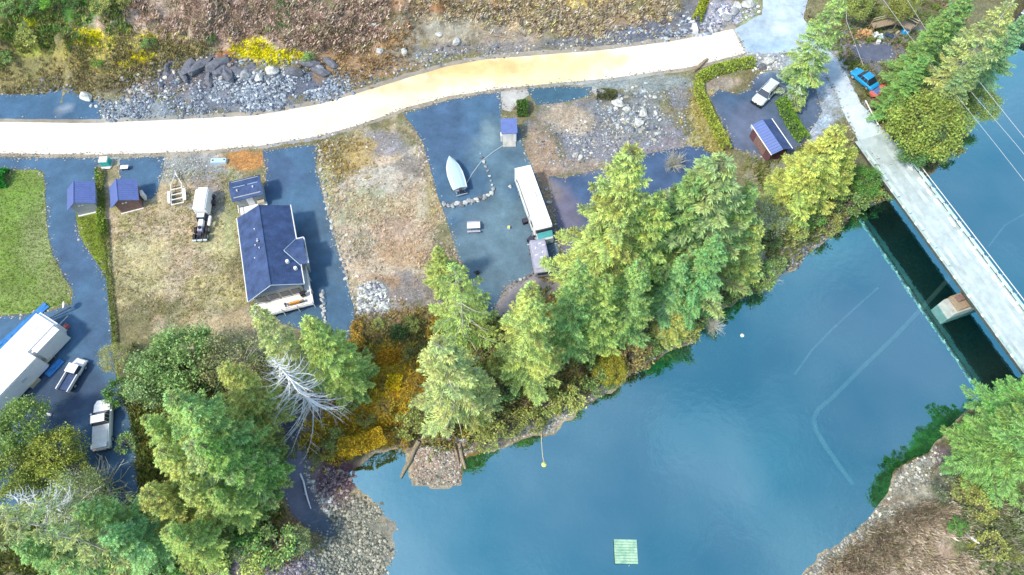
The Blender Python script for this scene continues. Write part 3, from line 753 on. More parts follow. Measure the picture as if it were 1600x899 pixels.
blades('bank_brush', [
   ([(200,0),(600,0),(590,70),(500,80),(420,60),(300,55),(210,40)], 5200, 9, .4, 1.1, .9, .05, [(.66,.50,.41),(.46,.34,.27),(.78,.62,.52),(.32,.24,.19),(.45,.42,.26)]),
   ([(0,0),(200,0),(190,50),(60,80),(0,100)], 2200, 9, .3, .9, .9, .07, [(.12,.30,.06),(.22,.30,.08),(.35,.38,.10),(.28,.25,.13)]),
   ([(0,60),(330,60),(320,110),(120,150),(0,146)], 3000, 8, .2, .6, .9, .09, [(.34,.32,.14),(.24,.24,.09),(.44,.38,.20),(.3,.22,.14)]),
   ([(440,60),(640,20),(640,90),(560,130),(500,110)], 1600, 8, .2, .7, .9, .07, [(.44,.30,.16),(.34,.24,.12),(.5,.38,.2)]),
   ([(640,0),(1050,0),(1040,34),(900,55),(800,34),(640,22)], 3200, 8, .25, .8, 1.0, .06, [(.70,.58,.38),(.56,.44,.30),(.26,.19,.12),(.82,.77,.62),(.66,.60,.26),(.5,.46,.40),(.18,.15,.12)]),
   ([(436,5),(455,5),(458,45),(440,48)], 300, 10, .3, .8, .9, .09, [(.05,.34,.03),(.1,.4,.05)])],
   'tangled brown and green brush covering the slope above the road', 'brush')
blades('yellow_moss', [
   ([(360,68),(398,58),(425,78),(474,84),(470,92),(430,96),(425,102),(395,92),(366,88)], 700, 9, .15, .4, 1.1, .16, [(.88,.80,.03),(.78,.72,.05)]),
   ([(120,52),(155,50),(150,66),(122,72)], 520, 9, .15, .35, 1.1, .16, [(.85,.78,.04)]),
   ([(205,84),(240,84),(232,96),(212,100),(195,78)], 420, 9, .12, .3, 1.1, .16, [(.88,.80,.04)]),
   ([(186,97),(205,97),(203,108),(190,107)], 160, 9, .12, .3, 1.1, .16, [(.88,.80,.04)]),
   ([(222,56),(238,52),(240,62),(226,66)], 140, 9, .12, .3, 1.1, .16, [(.84,.78,.1)]),
   ([(250,47),(268,49),(264,56),(252,54)], 130, 9, .12, .3, 1.1, .16, [(.84,.78,.1)]),
   ([(172,58),(182,60),(180,68),(172,66)], 90, 9, .12, .3, 1.1, .16, [(.84,.78,.1)]),
   ([(188,44),(204,46),(200,50),(190,50)], 70, 9, .12, .3, 1.1, .16, [(.84,.70,.1)]),
   ([(45,28),(74,28),(70,40),(45,40)], 320, 9, .15, .35, 1.1, .16, [(.72,.74,.04)]),
   ([(100,60),(300,50),(320,100),(180,120),(100,110)], 700, 8, .1, .25, 1.1, .16, [(.80,.72,.15)])],
   'bright yellow moss and flowering patches on the rocky slope', 'moss')
blades('far_bank_brush', [
   ([(1290,899),(1380,830),(1440,790),(1490,800),(1530,899)], 4200, 9, .35, .9, .9, .05, [(.56,.47,.37),(.42,.34,.27),(.66,.58,.48),(.38,.35,.20)]),
   ([(1480,740),(1600,760),(1600,899),(1520,899),(1500,810)], 2200, 9, .3, .8, .9, .08, [(.18,.26,.10),(.26,.30,.16),(.34,.30,.26),(.12,.2,.06)])],
   'tan bramble thicket on the far bank at lower right', 'brush')
blades('orange_undergrowth', [
   ([(545,560),(610,540),(660,570),(650,640),(600,690),(520,712),(480,700),(500,660),(540,620)], 6500, 10, .25, .7, .9, .10, [(.66,.46,.05),(.70,.54,.06),(.46,.34,.08),(.36,.34,.08),(.80,.62,.05),(.62,.40,.05)]),
   ([(545,500),(640,500),(660,560),(560,560)], 1200, 9, .2, .6, .9, .09, [(.36,.28,.12),(.22,.26,.07),(.42,.32,.18)]),
   ([(410,740),(440,800),(480,840),(440,880),(400,880),(390,800)], 900, 9, .2, .6, .9, .08, [(.46,.34,.12),(.3,.3,.08),(.4,.26,.14)])],
   'orange and golden undergrowth between the firs and the inlet', 'undergrowth')
blades('shore_undergrowth', [
   ([(190,560),(300,560),(420,600),(430,700),(440,850),(340,890),(0,899),(0,640),(60,640),(200,720),(200,560)], 6500, 9, .3, .9, .9, .09, [(.14,.20,.05),(.22,.26,.06),(.30,.28,.09),(.10,.16,.05),(.34,.34,.08)]),
   ([(640,500),(780,500),(900,440),(1050,470),(1130,440),(1200,440),(1130,490),(1040,545),(960,590),(850,650),(760,690),(740,690),(700,700),(650,690)], 4200, 9, .3, .9, .9, .09, [(.15,.20,.05),(.26,.28,.07),(.34,.26,.10),(.24,.18,.12),(.4,.36,.08)]),
   ([(1180,250),(1250,230),(1340,230),(1390,300),(1330,330),(1280,365),(1220,430),(1200,440)], 2200, 9, .3, .8, .9, .09, [(.24,.28,.07),(.15,.20,.05),(.36,.34,.2)]),
   ([(1380,130),(1500,130),(1530,170),(1470,250),(1440,270),(1390,210),(1350,150)], 1500, 9, .3, .8, .9, .09, [(.12,.20,.05),(.22,.28,.07),(.25,.2,.13)]),
   ([(1270,30),(1340,0),(1480,0),(1500,60),(1420,110),(1330,120)], 1200, 9, .3, .8, .9, .09, [(.12,.20,.05),(.22,.28,.07),(.25,.2,.13)])],
   'mixed green undergrowth beneath the trees along the river', 'undergrowth')
blades('lawn_grass', [
   ([(0,266),(66,270),(76,380),(110,455),(105,475),(50,488),(0,490)], 5200, 6, .06, .2, .9, .2, [(.24,.36,.07),(.36,.43,.15),(.46,.46,.26),(.28,.38,.08)]),
   ([(124,340),(162,336),(172,470),(176,540),(168,440),(140,390)], 1100, 6, .06, .2, .9, .2, [(.22,.30,.05),(.30,.36,.08)])],
   'short green and straw coloured grass of the lawns by the sheds', 'grass')

# ------------------------------------------------------------------ trees
def tube_np(pts, r0, r1, n=3):
    pts = np.array(pts); m = len(pts)
    d = np.gradient(pts, axis=0); d /= np.linalg.norm(d, axis=1, keepdims=True) + 1e-9
    ref = np.where(np.abs(d[:, 2:3]) < .9, np.array([[0, 0, 1.]]), np.array([[1., 0, 0]]))
    u = np.cross(d, ref); u /= np.linalg.norm(u, axis=1, keepdims=True) + 1e-9; v = np.cross(d, u)
    rr = np.linspace(r0, r1, m)[:, None, None]
    a = np.arange(n) * 2 * PI / n
    V = pts[:, None] + (u[:, None] * np.cos(a)[None, :, None] + v[:, None] * np.sin(a)[None, :, None]) * rr
    i = np.arange(m - 1)[:, None] * n; k = np.arange(n)[None]; k2 = (k + 1) % n
    Fq = np.stack([i + k, i + k2, i + n + k2, i + n + k], -1).reshape(-1, 4)
    return V.reshape(-1, 3), Fq
class NP:
    def __init__(s): s.V = []; s.F = []; s.C = []; s.o = 0
    def add(s, V, Fq, c=None):
        s.V.append(V); s.F.append(Fq + s.o); s.o += len(V)
        if c is not None: s.C.append(np.broadcast_to(c, (len(V), 3)))
    def mesh(s, name, mat):
        return mesh_np(name, np.concatenate(s.V), np.concatenate(s.F), mat, np.concatenate(s.C) if s.C else None)
def leaf_quads(p, d, side, L, W):
    """pointed leaf clumps: p base, d direction, side vector (all (n,3)), L W (n,)"""
    L = L[:, None]; W = W[:, None]
    a = p; b = p + d * L * .45 + side * W; c = p + d * L; e = p + d * L * .5 - side * W
    n = len(p)
    return np.stack([a, b, c, e], 1).reshape(-1, 3), np.arange(n * 4).reshape(n, 4)
def conifer(seed, H=20., Rr=4.5, dens=1.0, droop=.28, prof='fir', leaf=1.0, low=.10, bare=.0, wl=.42):
    g = np.random.RandomState(seed)
    wood = NP(); fol = NP()
    # trunk
    zs = np.linspace(0, H, 12); bend = g.normal(0, .05, (12, 2)).cumsum(0)
    tp = np.column_stack([bend[:, 0], bend[:, 1], zs]); tp[0, :2] = 0
    V, Fq = tube_np(tp, .014 * H + .04, .03, 7); wood.add(V, Fq)
    nb = int(H * 6.2 * dens)
    for i in range(nb):
        t = low + (1 - low) * ((i + g.rand()) / nb) ** .92          # 0 base 1 tip
        z = t * H
        u = (1 - t) / (1 - low)
        if prof == 'fir': R0 = Rr * (u ** .8) * g.uniform(.52, 1.2) + .3
        elif prof == 'cedar': R0 = Rr * min(1, u * 1.7) ** .8 * (0.55 + .45 * u) * g.uniform(.65, 1.12) + .3
        else: R0 = Rr * (u ** .75) * g.uniform(.4, 1.18) + .3
        a = i * 2.399963 + g.normal(0, .3)
        x0 = np.interp(z, zs, tp[:, 0]); y0 = np.interp(z, zs, tp[:, 1])
        m = 7
        s = np.linspace(0, 1, m)
        up = .30 * (t > .7)
        dr = droop * g.uniform(.6, 1.4)
        zz = z + R0 * (up * s - dr * 1.5 * s * (1 - t * .5) + dr * .8 * s ** 2.4)
        aa = a + g.normal(0, .16) * s
        pts = np.column_stack([x0 + np.cos(aa) * R0 * s, y0 + np.sin(aa) * R0 * s, zz])
        V, Fq = tube_np(pts, .02 + .012 * R0, .008, 3); wood.add(V, Fq)
        if g.rand() < bare: continue
        tone = g.uniform(.72, 1.28); hue = g.normal(0, .07)
        nt_ = max(6, int(R0 * 9.5 * leaf))
        ss = g.uniform(.12, 1, nt_) ** .8
        ss = np.concatenate([ss, [.96, 1.0]])
        base = np.column_stack([np.interp(ss, s, pts[:, k]) for k in range(3)])
        n = len(ss)
        for sgn in (1, -1):
            ang = a + sgn * g.uniform(.5, 1.1, n)
            tl = wl * R0 * (1 - ss) * g.uniform(.45, 1.0, n) + g.uniform(.15, .42, n)
            tz = -.22 + g.normal(0, .16, n)
            dirt = np.column_stack([np.cos(ang), np.sin(ang), tz])
            K = 5
            for q in range(K):
                f = (q + .3) / K
                sg = 1 if q % 2 else -1
                d2 = ang + sg * g.uniform(.1, .75, n)
                d = np.column_stack([np.cos(d2), np.sin(d2), tz - .12 + g.normal(0, .26, n)]); d /= np.linalg.norm(d, axis=1, keepdims=True)
                p0 = base + dirt * (tl * f)[:, None]
                side = np.cross(d, np.array([0, 0, 1.])) + g.normal(0, .5, (n, 3))
                side /= np.linalg.norm(side, axis=1, keepdims=True)
                Lq = tl * .28 + g.uniform(.12, .28, n); Wq = g.uniform(.028, .06, n)
                V, Fq = leaf_quads(p0, d, side, Lq, Wq)
                c = tone * g.uniform(.5, 1.5, (n, 1)) * (1 + .12 * (q - 2)) * (1 + np.array([hue, 0, -hue])) * (1 + g.normal(0, .08, (n, 3)))
                fol.add(V, Fq, np.repeat(np.clip(c, .15, 2.6), 4, 0) * .62)
    return wood, fol
def protoC(name, barkmat='bark', **k):
    wd, fo = conifer(**k)
    return (wd.mesh(name + '_wood', MAT[barkmat]), fo.mesh(name + '_needles', MAT['leaf']), k.get('H', 20.), k.get('Rr', 4.5))
def broad(seed, H=9., Rr=4.5, ncl=70, lf=130, size=.22, airy=0):
    g = np.random.RandomState(seed)
    wood = NP(); fol = NP()
    V, Fq = tube_np([(0, 0, 0), (.1, .05, H * .3), (.05, .1, H * .62)], .18, .09, 7); wood.add(V, Fq)
    for i in range(ncl):
        a = g.uniform(0, 2 * PI); el = g.uniform(-.25, 1) ** 1; r = g.uniform(.45, 1) ** .5
        e = math.asin(max(-1, min(1, el)))
        c0 = np.array([math.cos(a) * math.cos(e) * Rr * r, math.sin(a) * math.cos(e) * Rr * r, H * .58 + math.sin(e) * H * .42 * r])
        k = np.array([c0[0] * .35, c0[1] * .35, H * .45 + .3 * (c0[2] - H * .45)])
        V, Fq = tube_np([(0.05, .05, H * .35), tuple(k), tuple(c0)], .06, .012, 3); wood.add(V, Fq)
        for q in range(4):
            e2 = c0 + g.normal(0, .55, 3); V, Fq = tube_np([tuple(k * .3 + c0 * .7), tuple(e2)], .02, .006, 3); wood.add(V, Fq)
        n = int(lf * g.uniform(.5, 1.2) * (1 - airy))
        p = c0 + g.normal(0, 1, (n, 3)) * np.array([.30, .30, .2]) * Rr * .42
        d = g.normal(0, 1, (n, 3)) + np.array([0, 0, .1]); d /= np.linalg.norm(d, axis=1, keepdims=True)
        sd_ = np.cross(d, g.normal(0, 1, (n, 3))); sd_ /= np.linalg.norm(sd_, axis=1, keepdims=True)
        V, Fq = leaf_quads(p, d, sd_, g.uniform(.7, 1.3, n) * size * 1.6, g.uniform(.35, .6, n) * size)
        c = g.uniform(.6, 1.35, (n, 1)) * g.uniform(.75, 1.25) * (1 + g.normal(0, .08, (n, 3)))
        fol.add(V, Fq, np.repeat(np.clip(c, .2, 2), 4, 0) * .5)
    return wood, fol
def protoB(name, barkmat='bark', **k):
    wd, fo = broad(**k)
    return (wd.mesh(name + '_wood', MAT[barkmat]), fo.mesh(name + '_leaves', MAT['leaf']), k.get('H', 9.), k.get('Rr', 4.5))
def snag(seed, H=18., Rr=5., n=130, curve=.5):
    g = np.random.RandomState(seed); wood = NP()
    V, Fq = tube_np([(0, 0, 0), (.1, 0, H * .5), (.15, .1, H)], .012 * H, .03, 7); wood.add(V, Fq)
    for i in range(n):
        t = .12 + .86 * (i + g.rand()) / n; u = 1 - t; R0 = Rr * u ** .75 * g.uniform(.55, 1.15) + .2
        a = i * 2.4 + g.normal(0, .3); s = np.linspace(0, 1, 8)
        aa = a + s * g.normal(0, .35)
        zz = t * H + R0 * (-curve * 1.1 * s + curve * 1.15 * s ** 2.2)
        pts = np.column_stack([.1 + np.cos(aa) * R0 * s, np.sin(aa) * R0 * s, zz])
        V, Fq = tube_np(pts, .022 + .013 * R0, .012, 3); wood.add(V, Fq)
        for q in range(int(R0 * 2.2)):
            f = g.uniform(.3, .95); b = np.array([np.interp(f, s, pts[:, k]) for k in range(3)])
            d = np.array([math.cos(a + g.choice([-1, 1]) * .8), math.sin(a + g.choice([-1, 1]) * .8), g.uniform(-.5, .1)]) * R0 * .22
            V, Fq = tube_np([b, b + d * .5, b + d + np.array([0, 0, -.1])], .010, .004, 3); wood.add(V, Fq)
    return wood
def bush_bare(seed, Rr=2.2, H=3., n=90):
    g = np.random.RandomState(seed); wood = NP()
    for i in range(n):
        a = g.uniform(0, 2 * PI); e = g.uniform(.35, 1.4); L = g.uniform(.6, 1)
        s = np.linspace(0, 1, 5)
        d = np.array([math.cos(a) * math.cos(e) * Rr, math.sin(a) * math.cos(e) * Rr, math.sin(e) * H]) * L
        pts = s[:, None] * d[None] + np.column_stack([s * 0, s * 0, -.25 * s ** 2]); pts[:, :2] += g.normal(0, .06, (5, 2)) * s[:, None]
        V, Fq = tube_np(pts, .05, .012, 3); wood.add(V, Fq)
        for q in range(5):
            f = g.uniform(.4, 1); b = f * d + np.array([0, 0, -.25 * f * f]); e2 = b + g.normal(0, .32, 3) + d * .14
            V, Fq = tube_np([b, e2], .016, .006, 3); wood.add(V, Fq)
    return wood

FIR2 = [protoC('fir_d', seed=61, H=26., Rr=5.0, droop=.24), protoC('fir_e', seed=62, H=24., Rr=4.6, droop=.32, prof='ragged', bare=.06)]
FIR = [protoC('fir_a', seed=3, H=26., Rr=5.2), protoC('fir_b', seed=4, H=26., Rr=4.6, droop=.36, barkmat='palebark'),
       protoC('fir_c', seed=5, H=22., Rr=4.0, droop=.22, prof='ragged', leaf=.85, bare=.12, barkmat='palebark')]
CED = [protoC('cedar_a', seed=8, H=16., Rr=4.6, droop=.34, prof='cedar', leaf=1.1, wl=.5), protoC('cedar_b', seed=9, H=14., Rr=4.4, droop=.42, prof='cedar', leaf=1.1, wl=.55)]
THIN = protoC('thin_fir', seed=12, H=16., Rr=4.4, dens=.62, leaf=.75, droop=.2, bare=.22, prof='ragged', barkmat='palebark')
BRO = [protoB('alder_a', seed=21), protoB('alder_b', seed=22, H=8., Rr=4.0, ncl=60, lf=110)]
AIRY = protoB('airy_alder', seed=23, H=10., Rr=4.6, ncl=70, lf=60, size=.2, barkmat='palebark')
SNAG = snag(31).mesh('snag_wood', MAT['deadwood'])
BARE = bush_bare(41).mesh('bare_bush_wood', MAT['palebark'])

YG = (.38, .46, .14); MG = (.26, .40, .13); BG = (.27, .37, .15); DG = (.13, .29, .07); OL = (.37, .41, .12); PG = (.39, .45, .17); LG = (.33, .45, .13); TQ = (.24, .54, .36)
tree_n = [0]
def tree(name, proto, tip, h, r, col, label, rz=None, group=None, lean=None, cat='tree'):
    """tip: pixel where the top shows; h: height; r: crown radius"""
    z0 = ZL
    for k in range(4):
        x, y = P(tip[0], tip[1], z0 + h)
        z0 = float(hgt(x, y))
        z0 = max(z0, .2)
    e = thing(name, label, cat, (x, y, z0 - .1), rnd.uniform(0, 6.28) if rz is None else rz, group)
    if tree_n[0] % 2 and proto in (FIR[0], FIR[1]): proto = FIR2[0 if proto is FIR[0] else 1]
    wd, fo, H, Rr = proto
    sxy = r / Rr; sz = h / H
    t = obj_from('trunk', wd, e); t.scale = (sxy, sxy, sz); t.color = (1, 1, 1, 1)
    c = obj_from('crown', fo, e); c.scale = (sxy, sxy, sz)
    c.color = (col[0] * 2, col[1] * 2, col[2] * 2, 1)
    if lean: e.rotation_euler = (lean[0], lean[1], e.rotation_euler[2])
    tree_n[0] += 1
    return e
TG = None
T = tree
# firs and cedars along the river, from west to east
T('fir_tree', FIR[0], (985,234), 29, 6.3, YG, 'tallest yellow-green fir of the riverbank row, its tip reaching the grey stony lot')
T('fir_tree', FIR[1], (1135,246), 24, 7.4, BG, 'broad bluish green fir just east of the tallest yellow-green fir')
T('fir_tree', FIR[0], (1088,272), 23, 4.2, MG, 'dark green fir squeezed between the tallest fir and the broad bluish fir')
T('cedar_tree', CED[0], (1185,352), 13, 3.6, YG, 'rounded yellow-green cedar at the water end of the fir row')
T('fir_tree', FIR[0], (1178,290), 18, 3.8, MG, 'mid green fir against the east flank of the broad bluish fir')
T('fir_tree', FIR[1], (1030,300), 22, 4.4, LG, 'light green fir filling the east side of the tallest fir')
T('fir_tree', FIR[0], (956,300), 20, 3.2, LG, 'bright green fir on the west flank of the tallest fir, beside the motorhome')
T('fir_tree', FIR[1], (904,408), 22, 3.4, MG, 'slim mid green fir directly left of the tallest fir, above the gravel beach')
T('fir_tree', FIR[0], (829,446), 24, 4.4, YG, 'pyramidal yellow-green fir below the corner of the boat yard')
T('fir_tree', THIN, (712,424), 17, 4.8, LG, 'open fir with pale radiating branches at the lower left corner of the boat yard')
T('cedar_tree', CED[1], (683,388), 9, 2.3, YG, 'small yellow-green cedar at the edge of the middle lot')
T('fir_tree', FIR[2], (688,536), 21, 4.7, PG, 'pale frosty green fir beside the orange undergrowth, above the gravel spit')
T('fir_tree', FIR[2], (742,580), 12, 2.6, PG, 'short pale fir tucked east of the frosty green fir')
T('cedar_tree', CED[1], (745,640), 4, 2.0, OL, 'low olive cedar at the top of the stony bank east of the spit')
T('fir_tree', FIR[0], (1000,410), 18, 3.8, MG, 'green fir in front of the tallest fir, nearest the river')
T('fir_tree', FIR[1], (950,430), 18, 3.4, LG, 'light green fir in front of the tallest fir, behind the golden bush')
T('alder_tree', BRO[0], (957,570), 3.6, 1.9, (.44,.42,.06), 'small golden green bush-like tree at the beach end of the firs')
T('cedar_tree', CED[0], (1060,488), 6, 2.6, OL, 'olive cedar leaning out over the river below the broad bluish fir')
T('cedar_tree', CED[1], (1165,405), 6, 2.6, YG, 'low yellow-green cedar on the bank beside the bare brush')
T('fir_tree', FIR[1], (1120,370), 17, 3.8, (.19,.38,.14), 'deep green fir in front of the broad bluish fir')
T('fir_tree', FIR[0], (1070,400), 14, 3.0, (.24,.42,.16), 'slender green fir under the broad bluish fir, next to the leaning snag')
# left wood
T('fir_tree', FIR[0], (480,498), 19, 3.7, LG, 'bright green spreading fir at the foot of the house driveway')
T('fir_tree', FIR[2], (398,484), 20, 2.9, PG, 'pale fir reaching up to the corner of the white house deck')
T('alder_tree', BRO[0], (262,546), 9, 4.0, (.31,.47,.17), 'round dark green tree below the truck lot, beside the driveway')
T('alder_tree', BRO[1], (215,575), 8, 3.2, (.32,.46,.20), 'round green tree overhanging the end of the driveway')
T('alder_tree', AIRY, (168,552), 3.5, 1.7, (.46,.48,.18), 'thin olive tree over the parked white pickup with the blue bed')
T('alder_tree', AIRY, (350,545), 9, 3.8, (.34,.35,.16), 'half bare brownish tree between the round dark green tree and the house')
T('fir_tree', FIR[1], (345,575), 18, 3.2, OL, 'olive fir west of the bleached dead tree')
T('fir_tree', FIR[0], (262,618), 20, 4.6, MG, 'large mid green fir just east of the white truck under the trees')
T('fir_tree', FIR[1], (290,640), 20, 4.0, (.27,.43,.14), 'dense green fir in the middle of the left wood')
T('fir_tree', FIR[0], (226,655), 15, 3.2, LG, 'light green fir hiding the side of the white truck')
T('fir_tree', FIR[1], (312,690), 18, 3.4, (.23,.40,.10), 'vivid green fir beside the lower bend of the boat ramp')
T('fir_tree', FIR[0], (348,640), 15, 2.4, OL, 'slim olive fir at the edge of the boat ramp below the dead tree')
T('cedar_tree', CED[0], (290,765), 13, 3.2, YG, 'yellow-green cedar at the bottom edge, left of the boat ramp')
T('cedar_tree', CED[1], (225,770), 13, 3.6, OL, 'olive cedar at the bottom edge between the bare branched tree and the yellow-green cedar')
T('fir_tree', FIR[1], (300,690), 18, 3.8, (.31,.41,.16), 'greyish green fir in the middle of the lower left wood')
T('fir_tree', FIR[0], (330,770), 12, 2.8, LG, 'light green fir near the mauve gravel at the bottom')
T('fir_tree', FIR[1], (245,700), 17, 3.6, YG, 'yellow-green fir right of the gap with the dark driveway end')
T('alder_tree', BRO[0], (62,702), 6, 2.8, (.40,.46,.10), 'yellow-green leafy tree at the left, below the large white trailer')
T('alder_tree', BRO[1], (96,730), 5, 2.0, (.36,.42,.09), 'yellow-olive leafy tree left of the white truck')
T('alder_tree', BRO[0], (10,655), 7, 3.0, (.27,.40,.12), 'green leafy tree at the left edge under the large white trailer')
T('alder_tree', BRO[1], (0,730), 6, 2.8, (.26,.33,.08), 'dark olive tree at the left edge')
T('alder_tree', AIRY, (96,775), 8, 3.2, (.36,.46,.18), 'open branched pale green tree in the lower left wood')
T('fir_tree', THIN, (-30,796), 22, 4.4, (.34,.42,.17), 'bluish green fir with a pale trunk at the lower left corner')
T('fir_tree', THIN, (66,834), 17, 3.8, (.33,.41,.16), 'second bluish fir, right of the one in the lower left corner')
T('fir_tree', FIR[1], (20,850), 15, 3.4, (.22,.38,.13), 'deep green fir in the lower left corner')
T('fir_tree', FIR[0], (160,835), 13, 3.4, (.26,.46,.18), 'green fir cut by the bottom edge, left of the olive cedar')
T('fir_tree', FIR[1], (120,800), 14, 3.4, (.30,.46,.16), 'mid green fir beside the bleached log stub')
T('fir_tree', FIR[0], (260,830), 12, 3.2, LG, 'light green fir cut by the bottom edge under the two cedars')
T('alder_tree', BRO[1], (458,845), 2.6, 1.5, (.40,.48,.22), 'small round pale bush tree west of the lower end of the boat ramp')
T('alder_tree', BRO[0], (376,855), 2.6, 1.4, (.46,.50,.28), 'small grey-green bush beside the mauve gravel at the bottom')
T('alder_tree', BRO[1], (790,560), 5, 2.0, OL, 'low bushy tree between the frosty green fir and the pyramidal fir')
# by the bridge and the junction
T('cedar_tree', CED[0], (1314,196), 14, 4.4, (.46,.50,.13), 'broad golden green cedar beside the near end of the bridge')
T('cedar_tree', CED[1], (1274,246), 13, 4.0, (.44,.50,.13), 'golden green cedar nearest the river below the blue-roofed storage shed')
T('cedar_tree', CED[0], (1338,232), 9, 2.6, (.42,.48,.12), 'smaller golden cedar between the broad one and the bridge')
T('alder_tree', BRO[1], (1362,272), 4.5, 2.0, (.14,.32,.07), 'small dark green tree against the left side of the bridge')
T('alder_tree', AIRY, (1212,320), 6, 2.8, (.38,.44,.27), 'grey-green half bare tree between the storage shed and the river firs')
T('fir_tree', FIR[2], (1316,-8), 17, 3.8, (.32,.46,.15), 'tall fir over the road junction with its trunk base at the parking lot')
T('fir_tree', THIN, (1276,64), 10, 3.2, (.40,.52,.38), 'thin frosted tree over the parking lot with a grey trunk')
T('alder_tree', BRO[0], (1350,-14), 6, 2.2, YG, 'yellow-green tree at the top edge left of the timber deck')
T('alder_tree', BRO[1], (1420,-10), 6, 2.2, OL, 'olive tree at the top edge behind the timber deck')
T('fir_tree', FIR[1], (1486,14), 16, 3.3, (.22,.36,.11), 'dark green fir right of the woodpile')
T('fir_tree', FIR[0], (1526,-24), 17, 3.8, (.22,.38,.12), 'deep green fir at the top between the woodpile and the pale-trunked fir')
T('fir_tree', FIR[2], (1578,6), 20, 4.4, PG, 'pale-trunked fir at the top right by the boathouse')
T('alder_tree', BRO[0], (1472,168), 9, 4.4, (.33,.42,.10), 'round yellow-green tree on the river edge east of the bridge')
T('alder_tree', BRO[1], (1424,140), 6, 2.3, (.22,.34,.09), 'mid green leafy tree beside the small red boat')
T('fir_tree', FIR[1], (1538,84), 15, 3.2, BG, 'bluish fir below the pale-trunked fir')
T('alder_tree', BRO[1], (1440,218), 5, 2.4, (.16,.32,.11), 'dark leafy tree at the river edge tight to the right side of the bridge')
T('fir_tree', FIR[0], (1450,85), 12, 2.8, (.22,.40,.12), 'green fir between the woodpile clearing and the round river edge tree')
T('alder_tree', BRO[0], (1548,150), 5, 2.4, (.30,.42,.14), 'small green tree on the river edge under the pale-trunked fir')
T('fir_tree', FIR[1], (1612,20), 13, 3.4, (.24,.42,.20), 'bluish fir against the right edge beside the boathouse')
# far bank
T('fir_tree', FIR[0], (1700,655), 18, 5.2, (.19,.34,.10), 'large bright green fir at the right edge on the far bank')
T('fir_tree', FIR[1], (1690,590), 14, 4.0, (.20,.42,.12), 'green fir beside the far end of the bridge, cut by the right edge')
T('cedar_tree', CED[1], (1560,660), 5, 2.0, (.26,.48,.13), 'low bright green cedar at the water under the large far bank fir')
# dead and bare ones
def woody(name, me, tip, h, s, label, mat=None, lean=None, H=18.):
    x, y = P(tip[0], tip[1], ZL + h); z0 = max(.2, float(hgt(x, y)))
    e = thing(name, label, 'tree', (x, y, z0 - .05), rnd.uniform(0, 6))
    o = obj_from('trunk', me, e); o.scale = (s, s, h / H)
    if lean: e.rotation_euler = (lean[0], lean[1], 0)
    return e
woody('dead_tree', SNAG, (424,556), 17, 1.15, 'bleached dead conifer with curved bare branches above the boat ramp')
woody('dead_tree', SNAG, (1056,448), 9, .42, 'leafless grey snag leaning over the river between two firs')
woody('bare_tree', BARE, (112,752), 6, 2.0, 'leafless pale tree with long spreading branches in the lower left wood', H=3.)
woody('bare_tree', SNAG, (8,770), 17, .9, 'leafless pale conifer skeleton in the lower left wood near the corner')
woody('bare_bush', BARE, (1058,240), 2.6, 1.0, 'leafless whitish bush on the dark pad behind the tallest fir', H=3.)
woody('bare_bush', BARE, (1225,255), 3.0, 1.0, 'leafless grey bush below the blue-roofed carport', H=3.)
woody('bare_bush', BARE, (1215,405), 2.6, 1.1, 'leafless grey brush at the waterline east of the fir row', H=3.)
woody('bare_bush', BARE, (1130,485), 1.6, .9, 'pinkish bare brush hanging over the river below the low yellow-green cedar', H=3.)
woody('bare_bush', BARE, (310,545), 3.0, 1.3, 'leafless twiggy bush between the round dark green tree and the half bare brownish tree', H=3.)

# hedges and round shrubs
def leafy_strip(name, label, cat, px, wdt, hh, col, n=2600, size=.2, closed=False):
    p = np.array([P(a, b, ZL) for a, b in px]); g = np.random.RandomState(len(px) * 7 + int(px[0][0]))
    seg = np.hypot(*(p[1:] - p[:-1]).T); cum = np.concatenate([[0], np.cumsum(seg)])
    s = g.uniform(0, cum[-1], n); x = np.interp(s, cum, p[:, 0]); y = np.interp(s, cum, p[:, 1])
    k = np.clip(np.searchsorted(cum, s) - 1, 0, len(seg) - 1); d = (p[1:] - p[:-1])[k] / seg[k][:, None]
    a = g.uniform(-.2, PI + .2, n); rr = (.78 + .34 * fbm(s * .9, a * 1.5)) * g.uniform(.8, 1.08, n)
    ox = np.cos(a) * wdt * .5 * rr; oz = np.abs(np.sin(a)) ** .6 * hh * rr
    V0 = np.column_stack([x - d[:, 1] * ox, y + d[:, 0] * ox, ZL + oz])
    dd = np.column_stack([-d[:, 1] * np.cos(a), d[:, 0] * np.cos(a), np.sin(a)]) + g.normal(0, .6, (n, 3)); dd /= np.linalg.norm(dd, axis=1, keepdims=True)
    sd_ = np.cross(dd, g.normal(0, 1, (n, 3))); sd_ /= np.linalg.norm(sd_, axis=1, keepdims=True)
    V, Fq = leaf_quads(V0, dd, sd_, g.uniform(.8, 1.4, n) * size, g.uniform(.4, .7, n) * size)
    c = np.array(col) * g.uniform(.5, 1.4, (n, 1)) * (1 + g.normal(0, .08, (n, 3))) * (.8 + .5 * fbm(s * .6, s * 0))[:, None]
    # twiggy core
    core = MB(); m_ = max(2, int(cum[-1] / 1.2)); 
    x0, y0 = float(p[0][0]), float(p[0][1])
    e = thing(name, label, cat, (x0, y0, ZL))
    V = V - np.array([x0, y0, ZL])
    f = obj_from('foliage', mesh_np(name + '_foliage', V, Fq, MAT['leafg'], np.repeat(c, 4, 0)), e)
    for i in range(m_ + 1):
        t_ = cum[-1] * i / m_; cx = float(np.interp(t_, cum, p[:, 0])) - x0; cy = float(np.interp(t_, cum, p[:, 1])) - y0
        for q in range(5):
            core.tube([(cx, cy, 0), (cx + rnd.uniform(-.35, .35) * wdt, cy + rnd.uniform(-.35, .35) * wdt, hh * .9)], .03, 3)
    tag(core.build('stems', MAT['bark'], e), kind='stuff')
    return e
